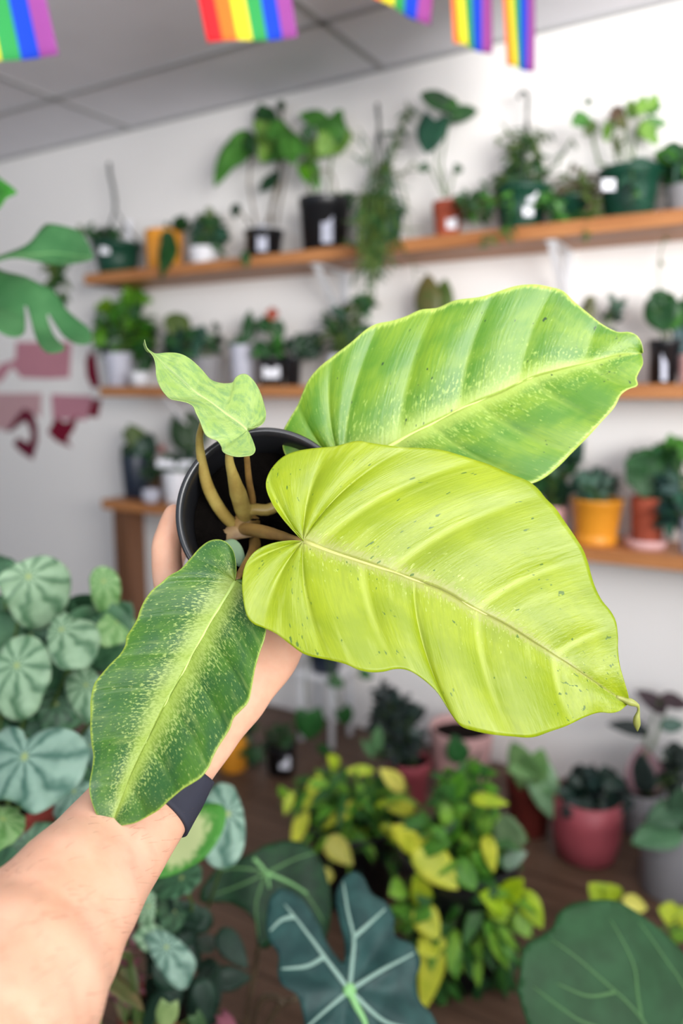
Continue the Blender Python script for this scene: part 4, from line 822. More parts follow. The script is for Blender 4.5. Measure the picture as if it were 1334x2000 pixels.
b = MB(); b.tube(catmull([pl.w(pl.loc(1310, 2140), 0), at(1330, 2200, 1.0), fcx + Vector((0, 0, 0.18))], 14), 0.007, 8); b.build('trunk', M['stem_brown'], t)

# ------------------------------------------------------------------ monstera at the left edge
mcx = at(-260, 1500, 1.35); mcx = Vector((mcx.x, mcx.y, 0))
t = thing('monstera', 'monstera with split and pointed mid-green leaves reaching in at the upper left edge', 'potted plant', mcx)
build_pot(t, 'plain', mcx, 0.15, 0.12, 0.30, M['white']); mr = mcx + Vector((0, 0, 0.27))
MO = teal_mat('monstera_leaf', '2F5E34', '3E6C40', 0.5, 5); MOD = teal_mat('monstera_dark', '2A6A1E', '347A26', 0.45, 5)
pls = Plane((0, 505, 1.2), (175, 488, 1.15), (80, 450, 1.23)); hm = lambda q: 0.006 * math.sin(q[0] * 40) + 0.25 * abs(q[1] - 0.0) - 0.5 * q[0] ** 2
for nm, pts, pl_, m_ in [('leaf', [(-60, 505), (-20, 498), (0, 500), (35, 496), (64, 484), (94, 459), (109, 453), (140, 450), (158, 454), (170, 472), (176, 492), (168, 500), (136, 505), (97, 510), (68, 512), (39, 514), (12, 518), (-10, 528), (-60, 530)], pls, MO),
        ('leaf', [(-70, 530), (-20, 535), (0, 541), (39, 556), (78, 576), (109, 585), (125, 601), (152, 619), (172, 634), (176, 650), (168, 662), (150, 665), (132, 652), (114, 634), (94, 612), (92, 618), (104, 644), (122, 670), (127, 683), (118, 692), (99, 698), (86, 688), (74, 668), (66, 648), (55, 608), (50, 608), (50, 640), (47, 654), (35, 665), (16, 668), (-10, 660), (-70, 640)], Plane((-20, 600, 1.16), (160, 650, 1.12), (60, 570, 1.2)), MO),
        ('leaf', [(-60, 330), (-15, 340), (0, 350), (15, 361), (36, 378), (20, 394), (15, 412), (0, 440), (-20, 448), (-60, 440)], Plane((-20, 400, 1.2), (30, 380, 1.18), (0, 340, 1.22)), MOD)]:
    o = blade(nm, pts, pl_, hm, m_, t, 0.008, n=120)
for px, py, d in [(-60, 518, 1.2), (-70, 585, 1.17), (-60, 395, 1.21), ]:
    e = at(px, py, d); b = MB(); b.tube(bez(mr, Vector((mr.x, mr.y, (e.z + mr.z) / 2 + 0.25)), e, 18), 0.006, 8); b.build('petiole', M['stem'], t)
veins('leaf_veins', [[(-60, 518), (40, 506), (110, 487), (170, 488)]], pls, hm, VD, t, 0.002, 0.0008)

# ------------------------------------------------------------------ yellow-green foliage plants in the middle of the floor
random.seed(77)
Y1 = ('D8DA46', 'BCC634'); Y2 = ('B4C42E', '9AB428'); Y3 = ('E2DC6A', 'CFCB58'); K1 = ('5E9A2C', '4A8424'); K2 = ('3A6E28', '2C5A22'); K3 = ('82B23A', '6A9C30')
def floor_plant(name, label, px, py, rad, h, mat, kind='nursery'):
    p = Plant(name, label); f = on_z(px, py, 0); c = f + Vector((FWD.x, FWD.y, 0)).normalized() * rad; c.z = 0
    p.c = c; p.dep = depth_of(c + Vector((0, 0, h))); p.k = p.dep / FPX; p.rt = rad * 1.15; p.rb = rad * 0.9; p.h = h
    p.t = thing(p.name, p.label, p.cat, c); build_pot(p.t, kind, c, p.rt, p.rb, h, M[mat]); p.top = c + Vector((0, 0, h * 0.9)); return p
p = floor_plant('yellow_croton', 'yellow and green narrow-leaved croton on the floor below the hand', 690, 1790, 0.11, 0.22, 'black')
p.cluster(680, 1560, 125, 66, 190, 60, 0.22, [K1, K2, K3, K2], 'lance', 0.1, 0.16, 0.3, 0.3).cluster(700, 1600, 110, 70, 110, 56, 0.22, [K1, K3, Y2], 'lance', 0.0, 0.16, 0.3, 0.2).cluster(740, 1650, 70, 80, 100, 52, 0.26, [K2, K1, G_vdk], 'lance', 0.0, 0.1, 0.3, 0.2)
for a, c in [((625, 1515, 592, 1580, 26), Y1), ((598, 1580, 570, 1655, 28), Y1), ((570, 1545, 555, 1590, 20), Y2), ((715, 1560, 620, 1615, 24), Y1), ((790, 1545, 740, 1495, 34), Y3), ((635, 1635, 690, 1685, 44), Y3), ((660, 1500, 640, 1470, 26), Y2), ((730, 1505, 670, 1502, 20), Y2), ((810, 1580, 755, 1575, 26), Y1), ((560, 1560, 545, 1530, 20), K3), ((600, 1530, 650, 1530, 20), K3), ((640, 1695, 630, 1730, 30), Y3), ((700, 1530, 720, 1580, 20), K3)]: p.leaf(*a, c, 'lance', dd=-0.12, dd1=-0.14, face=0.85)
p.finish()
p = floor_plant('golden_pothos', 'golden pothos spilling lime and yellow leaves, on the floor right of the teal leaf', 905, 1955, 0.12, 0.30, 'black')
p.cluster(900, 1640, 120, 70, 140, 58, 0.45, [K1, K2, K2, K3], 'ovate', 0.1, 0.14, 0.3, 0.3).cluster(900, 1790, 130, 110, 170, 62, 0.45, [K1, K2, K3, K2], 'ovate', -0.1, 0.14, 0.3, 0.3).cluster(900, 1540, 70, 60, 60, 44, 0.45, [K2, K1], 'ovate', 0.2, 0.1, 0.2, 0.4).cluster(850, 1900, 60, 70, 40, 60, 0.45, [K2, K1], 'ovate', -0.4, 0.1, 0.3, 0.2).cluster(960, 1880, 60, 70, 40, 60, 0.4, [K2, G_dk], 'ovate', -0.4, 0.1, 0.3, 0.2)
for a, c in [((790, 1640, 765, 1608, 36), Y1), ((820, 1660, 770, 1615, 40), Y1), ((810, 1650, 895, 1730, 66), Y1), ((830, 1770, 810, 1700, 40), Y2), ((815, 1770, 858, 1830, 50), Y1), ((850, 1840, 816, 1860, 46), Y1), ((856, 1820, 825, 1970, 48), Y1), ((950, 1630, 965, 1700, 30), Y1), ((920, 1560, 995, 1565, 26), Y2), ((1000, 1770, 935, 1740, 50), ('A8C81E', '90B41A')), ((985, 1760, 1022, 1710, 40), ('B4CC1E', '9CBC1A')), ((1020, 1740, 1060, 1810, 40), ('B0CC2A', '98B822')), ((1015, 1780, 1030, 1830, 40), ('86B03A', '74A030')), ((960, 1760, 990, 1800, 40), ('A0C020', '88AC1C')), ((790, 1730, 760, 1745, 40), K3), ((880, 1560, 905, 1500, 34), K1), ((905, 1560, 860, 1530, 30), K2), ((890, 1680, 930, 1735, 48), ('5E9A24', '4A861E')), ((1000, 1660, 985, 1580, 60), ('7A946A', '66825A')), ((980, 1690, 1030, 1660, 30), ('A8C0A8', '94B096'))]: p.leaf(*a, c, 'ovate', dd=-0.12, dd1=-0.15, face=0.9)
p.finish()
p = floor_plant('lime_leaf_plant', 'small lime yellow plant peeping out behind the broad fig leaf', 1240, 1990, 0.07, 0.12, 'terra', 'terra')
for a, c in [((1190, 1765, 1150, 1720, 50), Y2), ((1200, 1760, 1185, 1722, 44), ('A4B820', '90A81C')), ((1215, 1760, 1265, 1772, 36), Y3), ((1320, 1790, 1285, 1772, 44), Y2), ((1320, 1800, 1350, 1775, 44), Y2), ((1330, 1810, 1320, 1840, 40), K3), ((1230, 1790, 1240, 1770, 34), K3)]: p.leaf(*a, c, 'ovate', face=0.9)
p.finish()

# ------------------------------------------------------------------ the held philodendron
def hero_mat(name, base, base2, mid, vein, fleck, spec_c, nv, trans=0.3, fleck_t=0.72, pale_t=0.66, pale_amt=0.8, glow=0.25, edge=None, blotch=None, rough=0.34, vein_amt=0.55, nvb=None):
    n = NT(name); uv = n.uv(); sx = n.n('ShaderNodeSeparateXYZ'); n.l(uv[0], uv[1], sx, 0)
    u, t = (sx, 0), (sx, 1)
    big = n.ramp(n.noise(n.scaled(uv, 5, 1.6), 1.6, 3), 0.35, 0.65)
    col = n.mix(big, lin(base), lin(base2))
    fine = n.noise(n.scaled(uv, 190, 5), 1.0, 3, 0.6)
    col = n.mix(n.math('MULTIPLY', n.ramp(fine, 0.35, 0.7), 0.5), col, lin(base2))
    med = n.noise(n.scaled(uv, 34, 1.4), 1.0, 3, 0.6)
    col = n.mix(n.math('MULTIPLY', n.ramp(med, 0.52, 0.72), 0.22), col, lin(spec_c))
    col = n.mix(n.math('MULTIPLY', n.ramp(med, 0.46, 0.28), 0.22), col, tuple(x * 0.6 for x in lin(base2)[:3]) + (1,))
    if blotch:                                             # cloudy mottling
        col = n.mix(n.math('MULTIPLY', n.ramp(n.noise(n.scaled(uv, 9, 3), 1.8, 4, 0.65), 0.42, 0.66), 0.65), col, lin(blotch))
    # lateral veins: thin pale lines at the groove positions
    par = n.math('FRACT', n.math('MULTIPLY', u, nv)); dd = n.math('ABSOLUTE', n.math('SUBTRACT', par, 0.5))
    line = n.ramp(dd, 0.41, 0.5)
    line = n.math('MULTIPLY', line, n.ramp(t, 1.0, 0.35))
    col = n.mix(n.math('MULTIPLY', line, vein_amt), col, lin(vein))
    # pale marbling streaks, denser towards the midrib
    st = n.noise(n.scaled(uv, 210, 15), 1.0, 3, 0.62); near = n.math('MULTIPLY', n.ramp(t, 0.75, 0.0), 0.16)
    pm = n.ramp(n.math('ADD', st, near), pale_t, pale_t + 0.07)
    col = n.mix(n.math('MULTIPLY', pm, pale_amt), col, lin(spec_c))
    # midrib glow, then the rib itself
    col = n.mix(n.math('MULTIPLY', n.ramp(n.math('ADD', t, n.math('MULTIPLY', n.math('SUBTRACT', st, 0.5), 0.35)), glow, 0.0), 0.8), col, lin(mid))
    # dark flecks along the fine veins
    fl = n.noise(n.scaled(uv, 95, 11), 1.0, 2, 0.5); fg = n.noise(n.scaled(uv, 7, 3), 1.3, 1)
    fm = n.ramp(n.math('ADD', fl, n.math('MULTIPLY', n.math('SUBTRACT', fg, 0.5), 0.35)), fleck_t, fleck_t + 0.025)
    col = n.mix(fm, col, lin(fleck))
    if edge: col = n.mix(n.math('MULTIPLY', n.ramp(n.math('ADD', t, n.math('MULTIPLY', n.math('SUBTRACT', st, 0.5), 0.08)), 0.95, 1.0), 0.8), col, lin(edge))
    p = n.principled(col, rough, 0.34, fine, 0.2, 0.0014)
    return n.leafy(p, col, trans)

def hero_leaf(name, mid, A, B, tri, mat, parent, fold=0.10, ridge=0.0016, nv=7, wave=0.002, wn=3.0, curl=0.10, cross=1.6, back=0.10, lean=0.55, NS=150, NTT=34, th=0.00045, label=None, dip=None):
    pl = Plane(*tri); mp = catmull([pl.loc(*p) for p in mid], 80)
    cum = [0.0]
    for a, b_ in zip(mp, mp[1:]): cum.append(cum[-1] + (b_ - a).length)
    Lm = cum[-1]; ax = (mp[-1] - mp[0]).normalized()
    def M_(s):
        f = max(0, min(1, s)) * (len(mp) - 1); i = min(len(mp) - 2, int(f)); return mp[i].lerp(mp[i + 1], f - i)
    vs = []; uvs = []; fs = []; grid = {}
    def H(q, d, u, t, s, sgn):
        h = fold * d * (1 - 0.5 * s) - cross * d * d
        ph = (u * nv) % 1.0; g = abs(math.sin(math.pi * (ph - 0.5)))         # 1 between veins, 0 on them (vein at ph = .5 +- .5)
        g = abs(math.sin(math.pi * u * nv)) ** 0.7
        h += ridge * (g - 0.6) * math.sin(math.pi * min(1.0, t * 0.95 + 0.02)) ** 0.6
        h += wave * t * t * math.sin(2 * math.pi * wn * u + sgn * 1.3)
        h -= curl * s * s * Lm
        if dip: h += dip(s, t, sgn)
        return h
    for sd, (side, sgn) in enumerate(((A, 1), (B, -1))):
        O = catmull([pl.loc(*p) for p in side], NS); sv = []; cur = 0
        for q in O:
            k = min(range(len(mp)), key=lambda i: (mp[i] - q).length); d = (q - mp[k]).length
            pr = (q - mp[0]).dot(ax) / ((mp[-1] - mp[0]).length)
            cur = max(cur, min(1, max(0, pr - lean * d / Lm))); sv.append(cur)
        tail = max(4, NS // 12)
        for i in range(NS - tail, NS): f = (i - (NS - tail) + 1) / tail; sv[i] = sv[NS - tail - 1] * (1 - f) + f
        for _ in range(6): sv = [sv[0]] + [(sv[i - 1] + sv[i] + sv[i + 1]) / 3 for i in range(1, NS - 1)] + [sv[-1]]
        base_i = len(vs)
        for i, q in enumerate(O):
            m0 = M_(sv[i]); u = i / (NS - 1); dv = (q - m0); ln = dv.length
            c = (m0 + q) / 2 - ax * (back * ln)
            for j in range(NTT + 1):
                t = j / NTT; p = m0 * (1 - t) ** 2 + c * (2 * t * (1 - t)) + q * t * t
                d = (p - M_(max(0, min(1, (p - mp[0]).dot(ax) / (mp[-1] - mp[0]).length)))).length if sv[i] > 0.001 else (p - m0).length * 0.8
                vs.append(pl.w(p, H(p, d, u, t, sv[i], sgn))); uvs.append((u + 3.0 * sd, t))
        for i in range(NS - 1):
            for j in range(NTT):
                f = (base_i + i * (NTT + 1) + j, base_i + (i + 1) * (NTT + 1) + j, base_i + (i + 1) * (NTT + 1) + j + 1, base_i + i * (NTT + 1) + j + 1)
                fs.append(f if sgn < 0 else f[::-1])
    b = MB(); b.add(vs, fs, uvs); o = b.build(name, mat, parent)
    # upward-facing normals on both halves
    me = o.data; bm = bmesh.new(); bm.from_mesh(me); bmesh.ops.dissolve_degenerate(bm, dist=1e-7, edges=bm.edges)
    bmesh.ops.remove_doubles(bm, verts=[v for v in bm.verts], dist=2e-6); bmesh.ops.recalc_face_normals(bm, faces=bm.faces); bm.to_mesh(me); bm.free()
    for pg in me.polygons: pg.use_smooth = True
    mod_solid(o, th)
    if label: o['label'] = label
    # the rib as a slim raised sub-part
    rb = MB(); m = 40; pts = [];
    for i in range(m): s = i / (m - 1) * 0.96; pts.append(pl.w(M_(s), H(M_(s), 0, 0, 0, s, 1) - 0.0004))
    return o, pl, pts, rb

PO_RC = at(520, 1003, 0.53); PO_AX = (-(ray(520, 1003).normalized()) + Vector((0, 0, 0.16)) + RGT * 0.02).normalized()
PO_R = 166 / FPX * 0.53; PO_H = 0.105
PO_B = PO_RC - PO_AX * PO_H
root_h = thing('held_philodendron', 'variegated lime and green philodendron in a round black nursery pot, held up in the centre', 'potted plant', PO_B)
b = MB(); rt, rb_, h, w = PO_R, PO_R * 0.76, PO_H, 0.0016
b.lathe([(0, 0), (rb_ * 0.93, 0), (rb_, 0.003), (rb_ + (rt - rb_) * 0.80, h * 0.80), (rt * 0.985, h * 0.805), (rt * 1.0, h * 0.96), (rt * 1.045, h * 0.965), (rt * 1.05, h * 0.985), (rt * 1.035, h), (rt * 0.99, h * 0.998), (rt * 0.955, h * 0.96), (rb_ + (rt - rb_) * 0.6 - w, h * 0.6), (rb_ - w, 0.006), (0, 0.005)], PO_B, PO_AX, 96)
b.build('pot', M['hero_black'], root_h)
sc_ = PO_B + PO_AX * (h * 0.66); b = MB(); n_ = 64; a_ = PO_AX.orthogonal().normalized(); b2_ = PO_AX.cross(a_); vs = [sc_ + PO_AX * 0.004]; fs = []
rs = rb_ + (rt - rb_) * 0.66 - w * 1.4
for q in range(1, 13):
    for k in range(n_):
        an = 2 * math.pi * k / n_; vs.append(sc_ + (a_ * math.cos(an) + b2_ * math.sin(an)) * rs * q / 12 + PO_AX * (random.uniform(-0.002, 0.002) if q < 12 else -0.001))
for k in range(n_): fs.append((0, 1 + k, 1 + (k + 1) % n_))
for q in range(11):
    for k in range(n_): fs.append((1 + q * n_ + k, 1 + (q + 1) * n_ + k, 1 + (q + 1) * n_ + (k + 1) % n_, 1 + q * n_ + (k + 1) % n_))
b.add(vs, fs); b.build('soil', plain('black_potting_soil', '0E0B09', 0.95, 0.05, 0.6, 220, 0.6), root_h)

H1 = hero_mat('lime_leaf', '8E9E14', '7D9010', '989A58', 'ACB850', '4E6A1A', 'BAC474', 8, 0.30, 0.70, 0.74, 0.5, 0.12, vein_amt=0.5)
H2 = hero_mat('green_marbled_leaf', '6F8E1E', '48761C', '9CAE50', '849E40', '24401A', '94AC50', 9, 0.26, 0.72, 0.66, 0.75, 0.20, 'B4C662', vein_amt=0.4)
H3 = hero_mat('dark_marbled_leaf', '3E6816', '2A5424', '8CA23E', '648632', '24401F', '98AC5E', 9, 0.24, 0.77, 0.60, 0.75, 0.34, '98AC44', vein_amt=0.25)
H4 = hero_mat('pale_mottled_leaf', '96AE62', '86A350', '98AC72', '9CB078', '4E6A2E', 'A4B67C', 6, 0.32, 0.80, 0.70, 0.5, 0.10, '9CB06C', '648A58', vein_amt=0.12)

def zl(pts, x0, y0, k): return [(x0 + k * x, y0 + k * y) for x, y in pts]
# --- large lime leaf in front
k = 0.6072; A = zl([(218, 341), (204, 322), (185, 303), (150, 270), (118, 225), (99, 178), (101, 140), (122, 103), (156, 72), (200, 56), (260, 48), (320, 44), (360, 35), (395, 31), (440, 40), (520, 49), (600, 51), (660, 55), (720, 70), (800, 95), (870, 128), (930, 153), (965, 180), (990, 210), (1020, 240), (1050, 280), (1090, 330), (1120, 370), (1138, 410), (1150, 450), (1165, 490), (1187, 530), (1215, 563), (1234, 598), (1240, 640), (1240, 690), (1248, 740), (1266, 790), (1283, 830), (1289, 852), (1290, 866)], 460, 850, k)
B = zl([(218, 341), (200, 346), (180, 347), (130, 350), (90, 362), (55, 386), (31, 425), (22, 475), (25, 530), (36, 580), (57, 608), (92, 622), (130, 640), (170, 670), (210, 700), (242, 713), (300, 725), (350, 738), (390, 756), (430, 764), (470, 762), (510, 753), (550, 757), (592, 780), (640, 820), (670, 860), (695, 900), (722, 935), (762, 950), (820, 962), (880, 968), (950, 972), (1010, 955), (1080, 934), (1140, 908), (1190, 893), (1230, 895), (1262, 888), (1280, 874), (1290, 866)], 460, 850, k)
mid = zl([(218, 341), (300, 373), (400, 405), (520, 445), (660, 495), (760, 550), (870, 605), (970, 665), (1070, 725), (1170, 790), (1290, 866)], 460, 850, k)
o, pl1, pts, rb = hero_leaf('leaf', mid, A, B, ((592, 1057, 0.485), (1240, 1376, 0.482), (900, 900, 0.508)), H1, root_h, 0.17, 0.0036, 8, 0.0022, 3.2, 0.05, 1.2, lean=0.8, back=0.16, label='largest lime yellow leaf in front')
rb.tube(pts, [0.0016 * (1 - i / 42) + 0.0003 for i in range(40)], 8); rb.build('midrib', plain('lime_rib', '979852', 0.4, 0.4, 0.05), o)
e = pts[-1]; tipw = pl1.w(pl1.loc(1242, 1376), -0.05 * 0.24)
dt = depth_of(pl1.w(pl1.loc(1240, 1376), -0.0118)); b = MB(); b.tube(catmull([pts[-1], at(1238, 1374, dt), at(1246, 1379, dt), at(1247, 1390, dt + .002), at(1244, 1402, dt + .003), at(1244, 1416, dt + .006), at(1245, 1428, dt + .008)], 20), [0.0016] * 4 + [0.0022, 0.0026, 0.0024, 0.0018, 0.0013, 0.0009, 0.0009, 0.0011, 0.0016, 0.0021, 0.0024, 0.0025, 0.0023, 0.0018, 0.0011, 0.0004], 8); b.build('leaf_tip', H1, o)
# --- upper right green leaf behind it
k = 0.5622; A = zl([(230, 665), (180, 672), (120, 668), (70, 652), (35, 625), (22, 582), (25, 540), (45, 500), (75, 450), (95, 405), (115, 365), (150, 325), (200, 285), (260, 240), (310, 195), (350, 171), (400, 160), (450, 143), (500, 120), (560, 112), (620, 88), (700, 78), (760, 60), (830, 37), (900, 28), (960, 34), (1000, 45), (1040, 80), (1100, 125), (1150, 160), (1195, 182), (1235, 182), (1265, 195), (1282, 220), (1289, 252)], 540, 540, k)
B = zl([(230, 665), (215, 700), (230, 750), (300, 785), (400, 795), (520, 790), (640, 775), (760, 750), (870, 725), (925, 703), (980, 660), (1030, 610), (1080, 560), (1130, 505), (1175, 455), (1200, 410), (1230, 386), (1265, 372), (1263, 345), (1275, 320), (1291, 288), (1289, 252)], 540, 540, k)
mid = zl([(230, 665), (300, 635), (400, 585), (500, 530), (600, 480), (680, 440), (780, 400), (880, 350), (980, 320), (1100, 288), (1200, 262), (1289, 252)], 540, 540, k)
o, pl2_, pts, rb = hero_leaf('leaf', mid, A, B, ((669, 914, 0.556), (1264, 682, 0.542), (850, 600, 0.556)), H2, root_h, 0.15, 0.0030, 9, 0.002, 3.0, 0.05, 1.0, lean=0.8, back=0.15, label='upper right green marbled leaf')
rb.tube(pts, [0.0015 * (1 - i / 42) + 0.0003 for i in range(40)], 8); rb.build('midrib', plain('pale_rib', 'B4C66A', 0.4, 0.4, 0.05), o)
# --- lower left dark leaf
k = 0.3448; A = zl([(868, 275), (876, 240), (877, 200), (870, 140), (850, 95), (815, 62), (770, 52), (720, 65), (670, 105), (625, 160), (585, 215), (560, 240), (520, 265), (470, 310), (420, 350), (375, 405), (345, 460), (325, 510), (285, 575), (268, 605), (262, 650), (235, 700), (190, 750), (140, 810), (100, 860), (80, 910), (68, 960), (62, 1040), (55, 1120), (58, 1200), (68, 1260), (62, 1340), (48, 1420), (50, 1480), (65, 1540), (85, 1600), (115, 1655), (150, 1682)], 160, 1040, k)
B = zl([(868, 275), (880, 264), (910, 268), (960, 300), (1010, 370), (1040, 460), (1050, 555), (1040, 620), (1015, 690), (990, 780), (975, 880), (955, 970), (910, 1020), (870, 1060), (850, 1110), (820, 1160), (780, 1220), (750, 1280), (730, 1330), (690, 1385), (640, 1420), (580, 1455), (510, 1510), (440, 1570), (370, 1610), (300, 1645), (230, 1660), (150, 1682)], 160, 1040, k)
mid = zl([(868, 275), (830, 340), (760, 450), (690, 570), (620, 700), (545, 840), (470, 970), (400, 1110), (330, 1250), (260, 1400), (210, 1530), (150, 1682)], 160, 1040, k)
o, pl3, pts, rb = hero_leaf('leaf', mid, A, B, ((459, 1135, 0.492), (212, 1620, 0.442), (520, 1400, 0.464)), H3, root_h, 0.30, 0.0022, 9, 0.002, 3.3, 0.02, 1.0, label='lower left dark green marbled leaf')
rb.tube(pts, [0.0014 * (1 - i / 42) + 0.0003 for i in range(40)], 8); rb.build('midrib', plain('soft_green_rib', '9CB45C', 0.4, 0.4, 0.05), o)
# --- small pale upper left leaf
k = 0.29985; A = zl([(744, 668), (780, 668), (825, 650), (855, 610), (868, 560), (860, 510), (835, 450), (800, 400), (760, 360), (725, 335), (690, 332), (660, 345), (645, 366), (610, 365), (560, 350), (510, 325), (450, 270), (380, 225), (310, 190), (240, 168), (160, 153), (110, 133), (88, 108), (76, 70)], 260, 640, k)
B = zl([(744, 668), (757, 705), (780, 760), (787, 820), (760, 855), (710, 865), (660, 862), (610, 840), (580, 810), (575, 770), (550, 730), (500, 715), (465, 690), (425, 615), (400, 575), (380, 535), (340, 510), (290, 492), (240, 470), (205, 420), (175, 360), (155, 300), (148, 240), (130, 190), (95, 150), (80, 110), (76, 70)], 260, 640, k)
mid = zl([(744, 668), (690, 620), (600, 555), (500, 480), (400, 410), (300, 320), (200, 225), (120, 145), (90, 110), (76, 70)], 260, 640, k)
o, pl4, pts, rb = hero_leaf('leaf', mid, A, B, ((483, 841, 0.498), (283, 661, 0.505), (400, 830, 0.488)), H4, root_h, 0.12, 0.0010, 6, 0.003, 2.6, 0.03, 1.5, label='smallest leaf, pale mottled green with an upturned tip')
rb.tube(pts, [0.0011 * (1 - i / 42) + 0.0003 for i in range(40)], 8); rb.build('midrib', plain('mint_rib', '93B062', 0.4, 0.4, 0.05), o)

def stem_mat(name, a, b_):
    n = NT(name); nz = n.noise(n.scaled(n.obj(), 60, 60, 60), 1.2, 4, 0.6); col = n.mix(n.ramp(nz, 0.3, 0.7), lin(a), lin(b_))
    return n.done(n.principled(col, 0.38, 0.4, nz, 0.15, 0.001, **{'Subsurface Weight': 0.15, 'Subsurface Radius': (0.004, 0.004, 0.001)}))
ST = stem_mat('petiole_skin', '9A8A4A', '857038'); STB = stem_mat('petiole_brown', '96763F', '7E6036')
def petiole(pts, m, depths, lab=None):
    P = catmull([at(260 + .3 * x, 640 + .3 * y, d) for (x, y, w), d in zip(pts, depths)], 26)
    W = [p.x for p in catmull([(w, 0) for _, _, w in pts], 26)]; W = [pts[0][2] + (0) for _ in P]
    ws = []
    for i in range(26):
        f = i / 25 * (len(pts) - 1); j = min(len(pts) - 2, int(f)); ws.append((pts[j][2] * (1 - (f - j)) + pts[j + 1][2] * (f - j)) * 0.3 / 2 * depths[j] / FPX)
    b = MB(); b.tube(P, ws, 14); o = b.build('petiole', m, root_h)
    if lab: o['label'] = lab
cr = 0.572
petiole([(470, 560, 36), (447, 640, 46), (432, 740, 56), (452, 900, 70), (492, 1050, 82), (570, 1190, 84), (650, 1280, 80), (710, 1310, 60)], ST, [0.505, 0.51, 0.525, 0.535, 0.545, 0.555, 0.565, cr])
petiole([(640, 690, 40), (625, 850, 52), (655, 980, 76), (690, 1100, 112), (720, 1200, 112), (740, 1260, 90)], ST, [0.502, 0.515, 0.53, 0.545, 0.56, cr])
petiole([(735, 760, 32), (742, 870, 38), (755, 1000, 44), (778, 1130, 46), (770, 1230, 46)], STB, [0.503, 0.53, 0.545, 0.56, cr])
petiole([(690, 1235, 60), (740, 1195, 76), (800, 1182, 78), (900, 1178, 72), (1100, 1050, 60), (1363, 914, 50)], ST, [cr, 0.562, 0.558, 0.558, 0.558, 0.558])
petiole([(690, 1310, 70), (740, 1312, 86), (800, 1320, 88), (950, 1352, 74), (1060, 1380, 56), (1107, 1391, 42)], STB, [cr, 0.556, 0.545, 0.515, 0.492, 0.4865])
petiole([(790, 1370, 76), (790, 1430, 74), (758, 1500, 60), (715, 1570, 52), (668, 1652, 42)], STB, [cr, 0.55, 0.53, 0.51, 0.4935])
# crown base, papery sheath, a scrap of pale leaf and old roots
b = MB(); b.tube([at(478, 1035, 0.59), at(480, 1030, 0.575), at(484, 1020, 0.562)], [0.013, 0.015, 0.009], 16); b.build('crown', STB, root_h)
plS = Plane((420, 1060, 0.565), (500, 1040, 0.56), (450, 1090, 0.56))
blade('sheath', [(412, 1062), (430, 1040), (455, 1030), (490, 1035), (510, 1045), (470, 1055), (440, 1062)], plS, lambda q: 0.004 * math.sin(q[0] * 90), stem_mat('dry_sheath', 'A58A62', '8A6E50'), root_h, 0.004, n=60)
blade('young_leaf', [(430, 1060), (455, 1054), (472, 1066), (480, 1090), (472, 1108), (455, 1100), (440, 1080)], Plane((430, 1060, 0.552), (480, 1100, 0.545), (470, 1060, 0.55)), lambda q: 0.003 * math.sin(q[0] * 90), leafmat('A6C49A', '8FB08A'), root_h, 0.004, n=60)
for i in range(7):
    b = MB(); x, y = random.uniform(490, 560), random.uniform(1005, 1075); P = [at(x + random.uniform(-12, 12), y + random.uniform(-9, 9), 0.575 + 0.004 * j) for j in range(4)]; b.tube(catmull(P, 10), 0.0028, 8); b.build('root', stem_mat('root_brown', '8E6A4E', '6A4C38'), root_h)

# ------------------------------------------------------------------ the person: left forearm and hand holding the pot
def skin_mat():
    n = NT('skin'); o = n.obj(); a = n.noise(o, 18, 4, 0.6); bq = n.noise(o, 60, 3); col = n.mix(n.ramp(a, 0.3, 0.7), lin('CE9A7E'), lin('D6A88E'))
    col = n.mix(n.math('MULTIPLY', n.ramp(bq, 0.45, 0.7), 0.25), col, lin('C2836C'))
    fine = n.noise(o, 420, 3, 0.6)
    p = n.principled(col, 0.48, 0.35, fine, 0.10, 0.0012, **{'Subsurface Weight': 0.25, 'Subsurface Radius': (0.012, 0.005, 0.003), 'Subsurface Scale': 0.5}); return n.done(p)
SK = skin_mat(); skin = MB()
def loft(path, n=28):                            # path: (point, half width along U, half thickness along V, U, V)
    vs = []; fs = []
    for p, ra, rb2, U, V in path:
        for k2 in range(n): an = 2 * math.pi * k2 / n; vs.append(p + U * (math.cos(an) * ra) + V * (math.sin(an) * rb2))
    m = len(path)
    for i in range(m - 1):
        for k2 in range(n): fs.append((i * n + k2, i * n + (k2 + 1) % n, (i + 1) * n + (k2 + 1) % n, (i + 1) * n + k2))
    fs.append(tuple(range(n - 1, -1, -1))); fs.append(tuple((m - 1) * n + k2 for k2 in range(n))); skin.add(vs, fs)
def ball(c, r):
    prof = [(r * math.sin(math.pi * i / 10), -r * math.cos(math.pi * i / 10)) for i in range(11)]; skin.lathe(prof, c, (0, 0, 1), 16)
def smooth_path(keys, per=6):
    P = []; pts = [k_[0] for k_ in keys]
    for i in range(len(keys) - 1):
        for j in range(per):
            t = j / per; p0, p1, p2, p3 = pts[max(i - 1, 0)], pts[i], pts[i + 1], pts[min(i + 2, len(pts) - 1)]
            p = 0.5 * ((2 * p1) + (p2 - p0) * t + (2 * p0 - 5 * p1 + 4 * p2 - p3) * t ** 2 + (3 * p1 - p0 - 3 * p2 + p3) * t ** 3)
            f = t * t * (3 - 2 * t); P.append((p, keys[i][1] * (1 - f) + keys[i + 1][1] * f, keys[i][2] * (1 - f) + keys[i + 1][2] * f))
    P.append(keys[-1][:3]); return P
